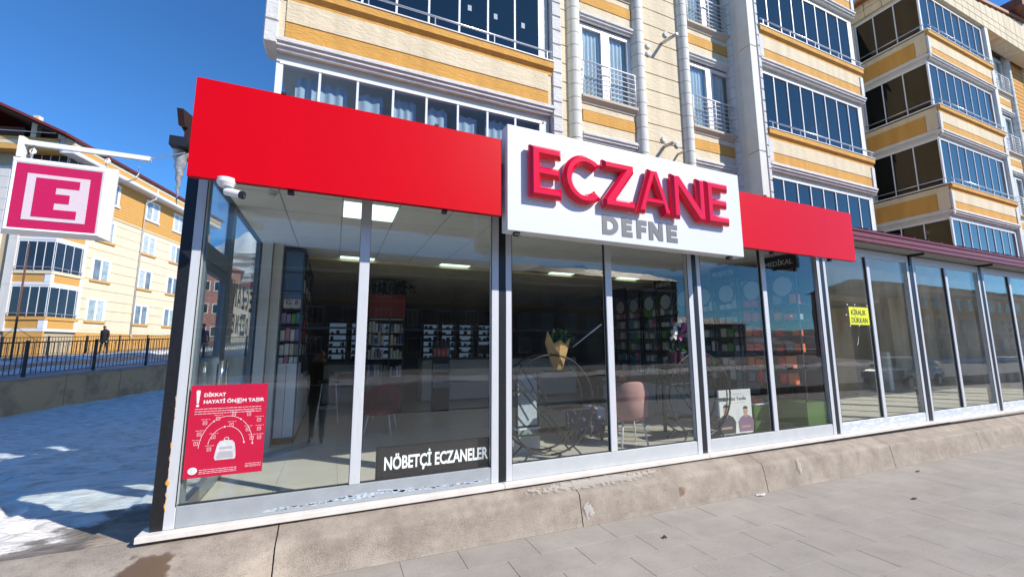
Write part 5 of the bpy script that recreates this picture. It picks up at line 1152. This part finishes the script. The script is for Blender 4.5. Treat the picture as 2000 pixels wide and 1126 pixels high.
# parked car seen mirrored in the empty shop
CA = thing('parked_car', (27.5, -7.2, -.62), 'silver hatchback parked along the street, mirrored in the empty shop', 'car', frame=True, rz=R(180))
cpaint = mat('silver car paint', (.42, .43, .44), .25, .5, coat=.6); cglass = mat('car glass', (.02, .025, .03), .05, coat=.5)
def car_body():
    sec = [(-2.05, .45, .62, .78), (-1.95, .30, .80, .84), (-1.5, .26, .92, .86), (-.9, .26, .98, .87), (0, .26, .98, .87), (.8, .26, .96, .87), (1.5, .26, .90, .85), (1.95, .30, .80, .80), (2.08, .45, .62, .72)]
    vs_ = []; fs = []; n = 10
    for x, z0, z1, w in sec:
        for q in range(n):
            a = 2 * math.pi * q / n + math.pi / n; cx_, cz = math.cos(a), math.sin(a); e = .45
            vs_.append((x, w * math.copysign(abs(cx_) ** e, cx_), (z0 + z1) / 2 + (z1 - z0) / 2 * math.copysign(abs(cz) ** e, cz)))
    for i in range(len(sec) - 1):
        for q in range(n): fs.append((i * n + q, i * n + (q + 1) % n, (i + 1) * n + (q + 1) % n, (i + 1) * n + q))
    fs += [tuple(range(n)), tuple(range((len(sec) - 1) * n, len(sec) * n))]
    return MB().add(vs_, fs)
car_body().build('body', cpaint, CA, smooth=True)
def trap(za, zb_, xa0, xa1, xb0, xb1, wa, wb): return MB().add([(xa0, -wa, za), (xa1, -wa, za), (xa1, wa, za), (xa0, wa, za), (xb0, -wb, zb_), (xb1, -wb, zb_), (xb1, wb, zb_), (xb0, wb, zb_)], [(0, 1, 2, 3), (4, 5, 6, 7), (0, 1, 5, 4), (1, 2, 6, 5), (2, 3, 7, 6), (3, 0, 4, 7)])
trap(.95, 1.38, -1.75, 1.05, -1.25, .35, .78, .62).build('windows', cglass, CA); trap(1.38, 1.44, -1.28, .38, -1.1, .2, .64, .56).build('roof', cpaint, CA)
for x in (-.42, -1.26, .36): trap(.95, 1.385, x, x + .09, x + .05, x + .12, .785, .625).build('pillar', cpaint, CA)
for x in (-1.3, 1.3):
    for s in (-1, 1):
        g = MB(); g.tube([(x, s * .68, .31), (x, s * .88, .31)], .31, 20); w = g.build('tyre', alud, CA); g = MB(); g.tube([(x, s * .87, .31), (x, s * .89, .31)], .19, 14); g.build('rim', alu, w).location = (0, 0, 0)
for s in (-1, 1): box('headlight', 1.96, 2.06, s * .55 - .14, s * .55 + .14, .62, .74, wlam, CA, bev=.02); box('tail_light', -2.07, -1.98, s * .6 - .1, s * .6 + .1, .66, .84, pm['red'], CA, bev=.02); box('mirror', .45, .6, s * .92 - .08, s * .92 + .08, .92, 1.05, cpaint, CA, bev=.02)

# ------------------------------------------------------------------ people
def person(loc, rz, lab, coat, trousers, stride=.1, arms='down', hat=None, lean=0.):
    T = thing('person', loc, lab, 'person', rz=rz, frame=True)
    bm = bmesh.new(); L_ = bm.verts.layers.skin.verify()
    J = {}
    def v(n, p, r):
        w = bm.verts.new(p); w[L_].radius = (r, r) if not isinstance(r, tuple) else r; J[n] = w; return w
    y = lambda z: lean * max(0, z - .9)
    v('pel', (0, 0, .95), (.155, .115)); v('wst', (0, y(1.1), 1.12), (.15, .11)); v('chs', (0, y(1.3), 1.33), (.185, .125)); v('sho', (0, y(1.44), 1.46), (.12, .09)); v('nck', (0, y(1.5) + .01, 1.53), .055); v('hd1', (0, y(1.6) + .03, 1.61), (.075, .085)); v('hd2', (0, y(1.7) + .03, 1.70), (.078, .09)); v('hd3', (0, y(1.76) + .02, 1.755), (.05, .06))
    E = [('pel', 'wst'), ('wst', 'chs'), ('chs', 'sho'), ('sho', 'nck'), ('nck', 'hd1'), ('hd1', 'hd2'), ('hd2', 'hd3')]
    for s in (-1, 1):
        k = str(s); st = s * stride
        v('hip' + k, (s * .09, 0, .88), .10); v('kn' + k, (s * .10, st * .6 + .03, .48), .062); v('an' + k, (s * .10, st, .08), .045); v('to' + k, (s * .12, st + .17, .035), .035)
        E += [('pel', 'hip' + k), ('hip' + k, 'kn' + k), ('kn' + k, 'an' + k), ('an' + k, 'to' + k)]
        v('sh' + k, (s * .19, y(1.42), 1.42), .065)
        if arms == 'down': v('el' + k, (s * .25, y(1.1) - st * .4, 1.13), .047); v('wr' + k, (s * .25, y(.9) - st * .6 + .08, .88), .033); hp = (s * .245, y(.8) - st * .6 + .10, .80)
        elif arms == 'up': v('el' + k, (s * .26, .16, 1.28), .047); v('wr' + k, (s * .11, .28, 1.52), .033); hp = (s * .06, .30, 1.60)
        E += [('chs', 'sh' + k), ('sh' + k, 'el' + k), ('el' + k, 'wr' + k)]
        v('ha' + k, hp, .03); E.append(('wr' + k, 'ha' + k))
        for q in range(4): v('f%d' % q + k, (hp[0] + (q - 1.5) * .018, hp[1] + .02, hp[2] + (.07 if arms == 'up' else -.075)), .009); E.append(('ha' + k, 'f%d' % q + k))
        v('th' + k, (hp[0] - s * .03, hp[1] + .03, hp[2] + (.03 if arms == 'up' else -.03)), .01); E.append(('ha' + k, 'th' + k))
    for a, b in E: bm.edges.new((J[a], J[b]))
    J['pel'][L_].use_root = True
    me = bpy.data.meshes.new('body'); bm.to_mesh(me); bm.free()
    o = bpy.data.objects.new('body', me); C.objects.link(o); o.modifiers.new('skin', 'SKIN').use_smooth_shade = True; o.modifiers.new('sub', 'SUBSURF').levels = 2; o.modifiers['sub'].render_levels = 2
    bpy.context.view_layer.update(); m2 = dg_mesh(o); bpy.data.objects.remove(o)
    m2.materials.clear()
    for mm in (coat, trousers, mat('skin', (.42, .25, .17), .6), mat('dark hair', (.02, .017, .015), .7), mat('dark shoes', (.015, .013, .012), .5)): m2.materials.append(mm)
    for p in m2.polygons:
        c = p.center; z = c.z
        i = 0
        if z < .09: i = 4
        elif z < .84 and abs(c.x) < .2: i = 1
        if z > 1.55 and abs(c.x) < .12 and c.y < .16: i = 3 if (z > 1.72 or c.y < y(1.65) - .0) else 2
        if arms == 'up' and z > 1.55 and c.y > .2: i = 2
        if arms == 'down' and .68 < z < .87 and abs(c.x) > .2: i = 2
        p.material_index = i; p.use_smooth = True
    b = bpy.data.objects.new('body', m2); C.objects.link(b); b.parent = T
    # coat skirt, face
    n = 20; vs_ = []; fs = []
    for z, rx_, ry_ in ((.72, .205, .165), (.85, .195, .16), (1.0, .175, .145), (1.15, .17, .14), (1.35, .2, .15), (1.47, .13, .1)):
        for q in range(n): a = 2 * math.pi * q / n; vs_.append((rx_ * math.cos(a), y(z) + ry_ * math.sin(a), z))
    for i in range(5):
        for q in range(n): fs.append((i * n + q, i * n + (q + 1) % n, (i + 1) * n + (q + 1) % n, (i + 1) * n + q))
    MB().add(vs_, fs).build('coat', coat, T, smooth=True)
    g = MB(); g.tube([(0, y(1.65) + .115, 1.665), (0, y(1.65) + .135, 1.64)], .012, 6); g.build('nose', mat('skin', (.42, .25, .17)), T)
    for s in (-1, 1): g = MB(); g.tube([(s * .03, y(1.65) + .108, 1.685), (s * .03, y(1.65) + .118, 1.685)], .009, 6); g.build('eye', alud, T); g = MB(); g.tube([(s * .085, y(1.65) + .02, 1.64), (s * .09, y(1.65) + .015, 1.69)], .014, 6); g.build('ear', mat('skin', (.42, .25, .17)), T)
    g = MB(); g.tube([(-.022, y(1.6) + .112, 1.615), (.022, y(1.6) + .112, 1.615)], .006, 5); g.build('mouth', mat('lips', (.25, .08, .07), .6), T)
    if hat: g = MB(); g.tube([(0, y(1.7) + .02, 1.735), (0, y(1.7) + .02, 1.75)], .15, 18); g.tube([(0, y(1.7) + .02, 1.75), (0, y(1.7) + .02, 1.83)], .095, 16, r2=.08); g.build('hat', coat, T)
    return T
dcoat = mat('black coat cloth', (.012, .012, .016), .9); navy = mat('dark trousers', (.018, .02, .03), .9)
v_ = F0 + FD * 13.4 + FN * 9.9
person((v_.x, v_.y, walltop(13.4) + .02), R(165), 'person in a black coat walking along the road behind the fences', dcoat, navy, stride=.14, lean=.12)
v_ = F0 + FD * 13.0 + FN * 2.9
person((-5.02, 22.55, .80), R(190), 'stand-in figure for a reflection in the side glass, dark coat and brimmed hat', dcoat, navy, stride=.03, hat=True)  # added figure taking the place of one mirrored in the side glass
P3 = person((1.22, -4.86, -.41), R(4), 'photographer in dark clothes mirrored in the first panes, arms raised', dcoat, navy, stride=.05, arms='up')
# litter on the pavement
lm = mat('dark leaf litter', (.09, .035, .02), .8); wl = mat('white litter', (.6, .6, .58), .8)
for nm, x, y, m, lab in (('dead_leaf', 9.95, -.62, lm, 'dark dead leaf on the paving near the plinth, far right'), ('dead_leaf', 8.35, -1.25, lm, 'dark scrap of leaf in the middle of the right paving'), ('paper_scrap', 6.62, -.43, wl, 'white paper scrap at the foot of the plinth'), ('pebble', 4.55, -.9, lm, 'tiny dark pebble on the paving below the second bay')):
    s = {'dead_leaf': .06, 'paper_scrap': .10, 'pebble': .03}[nm]
    if nm == 'pebble': g = MB(); g.tube([(x, y, zp(x) + .004), (x + .02, y, zp(x) + .02), (x + .04, y, zp(x) + .004)], .012, 6)
    else:
        g = MB(); pts_ = [(-.9, 0), (-.4, .3), (.3, .35), (1, .05), (.4, -.25), (-.3, -.3)]; g.add([(x, y, zp(x) + .022)] + [(x + a * s, y + b * s, zp(x) + .006 + .012 * (i % 2)) for i, (a, b) in enumerate(pts_)], [(0, 1 + i, 1 + (i + 1) % 6) for i in range(6)])
    tag(g.build(nm, m, base=(x, y, zp(x))), lab, nm.split('_')[-1])
def apz(x, y):
    for k in range(len(prof_r) - 1):
        (ya, za), (yb, zb) = plz(x, k), plz(x, k + 1)
        if yb <= y <= ya: return za + (zb - za) * (y - ya) / (yb - ya)
    return plz(x, 7)[1]
def ragged(name, col, cx, cy, rx, ry, rough, al=.85):
    m = bpy.data.materials.new(name); m.use_nodes = True; n = m.node_tree; b = n.nodes['Principled BSDF']; b.inputs['Base Color'].default_value = (*col, 1); b.inputs['Roughness'].default_value = rough
    g = n.nodes.new('ShaderNodeNewGeometry'); mp = n.nodes.new('ShaderNodeMapping'); mp.vector_type = 'POINT'; mp.inputs['Location'].default_value = (-cx / rx, -cy / ry, 0); mp.inputs['Scale'].default_value = (1 / rx, 1 / ry, 0); n.links.new(g.outputs['Position'], mp.inputs[0])
    ln = n.nodes.new('ShaderNodeVectorMath'); ln.operation = 'LENGTH'; n.links.new(mp.outputs[0], ln.inputs[0])
    t = n.nodes.new('ShaderNodeTexNoise'); t.inputs['Scale'].default_value = 7; t.inputs['Detail'].default_value = 8; n.links.new(g.outputs['Position'], t.inputs[0])
    ma = n.nodes.new('ShaderNodeMath'); ma.operation = 'MULTIPLY_ADD'; ma.inputs[1].default_value = 2.2; n.links.new(t.outputs[0], ma.inputs[0]); n.links.new(ln.outputs['Value'], ma.inputs[2])
    r = n.nodes.new('ShaderNodeMapRange'); r.inputs['From Min'].default_value = 1.72; r.inputs['From Max'].default_value = 2.0; r.inputs['To Min'].default_value = al; r.inputs['To Max'].default_value = 0; n.links.new(ma.outputs[0], r.inputs[0]); n.links.new(r.outputs[0], b.inputs['Alpha'])
    return m
xs_ = lin(-.15, .80, 36); ys_ = lin(-.75, -.10, 30)
o = grid('wet_patch', xs_, ys_, lambda x, y: apz(x, y) + .014, ragged('wet brown mud', (.15, .095, .055), .30, -.40, .20, .20, .45)); tag(o, 'dark brown wet patch on the concrete at the lower left', 'puddle')

ridge('hill', 350, 200, R(70), R(290), lambda a, i: 26 + 8 * math.sin(a * 5), rock, n=120, k=8)

# paint splashes and cement smears on the plinth
def plinth_patch(nm, x0, x1, k0, k1, m, lab):
    xs_ = lin(x0, x1, 18); vs_ = []; fs = []; q = 12
    for x in xs_:
        for i in range(q):
            f = k0 + (k1 - k0) * i / (q - 1); k = min(int(f), 6); a, b = plz(x, k), plz(x, k + 1); t = f - k
            vs_.append((x, a[0] + (b[0] - a[0]) * t - .013, a[1] + (b[1] - a[1]) * t + .012))
    for i in range(17):
        for j in range(q - 1): fs.append((i * q + j, i * q + j + 1, (i + 1) * q + j + 1, (i + 1) * q + j))
    tag(MB().add(vs_, fs).build(nm, m, smooth=True, base=((x0 + x1) / 2, -.3, -.2)), lab, 'stain')
def ragz(name, col, cx, cz, rx, rz, e=.9):
    m = ragged(name, col, cx, 0, rx, 1e6, .8, .5); n = m.node_tree
    for q in n.nodes:
        if q.type == 'MAPPING': q.inputs['Location'].default_value = (-cx / rx, 0, -cz / rz); q.inputs['Scale'].default_value = (1 / rx, 0, 1 / rz)
        if q.type == 'TEX_NOISE': q.inputs['Scale'].default_value = 22
    return m
plinth_patch('paint_splash', 3.95, 4.20, 3.2, 6.4, ragz('white paint splash', (.60, .57, .53), 4.06, -.30, .07, .08), 'white paint splash on the plinth front below the second bay')
plinth_patch('cement_smear', 3.3, 5.3, .9, 2.6, ragz('pale cement smear', (.56, .52, .47), 4.3, -.09, 1.0, .030), 'pale cement smear along the top of the plinth under the second bay')
plinth_patch('paint_splash', 7.45, 7.75, 3.0, 6.0, ragz('thin paint run', (.55, .52, .48), 7.6, -.25, .05, .10), 'thin whitish paint run on the plinth below the third bay')
plinth_patch('rust_spot', 5.30, 5.50, 4.0, 6.4, ragz('rust stain', (.22, .11, .05), 5.40, -.30, .05, .05), 'small brown stain low on the plinth below the pink chair')
for x, lab in ((1.096, 'first'), ):
    pass
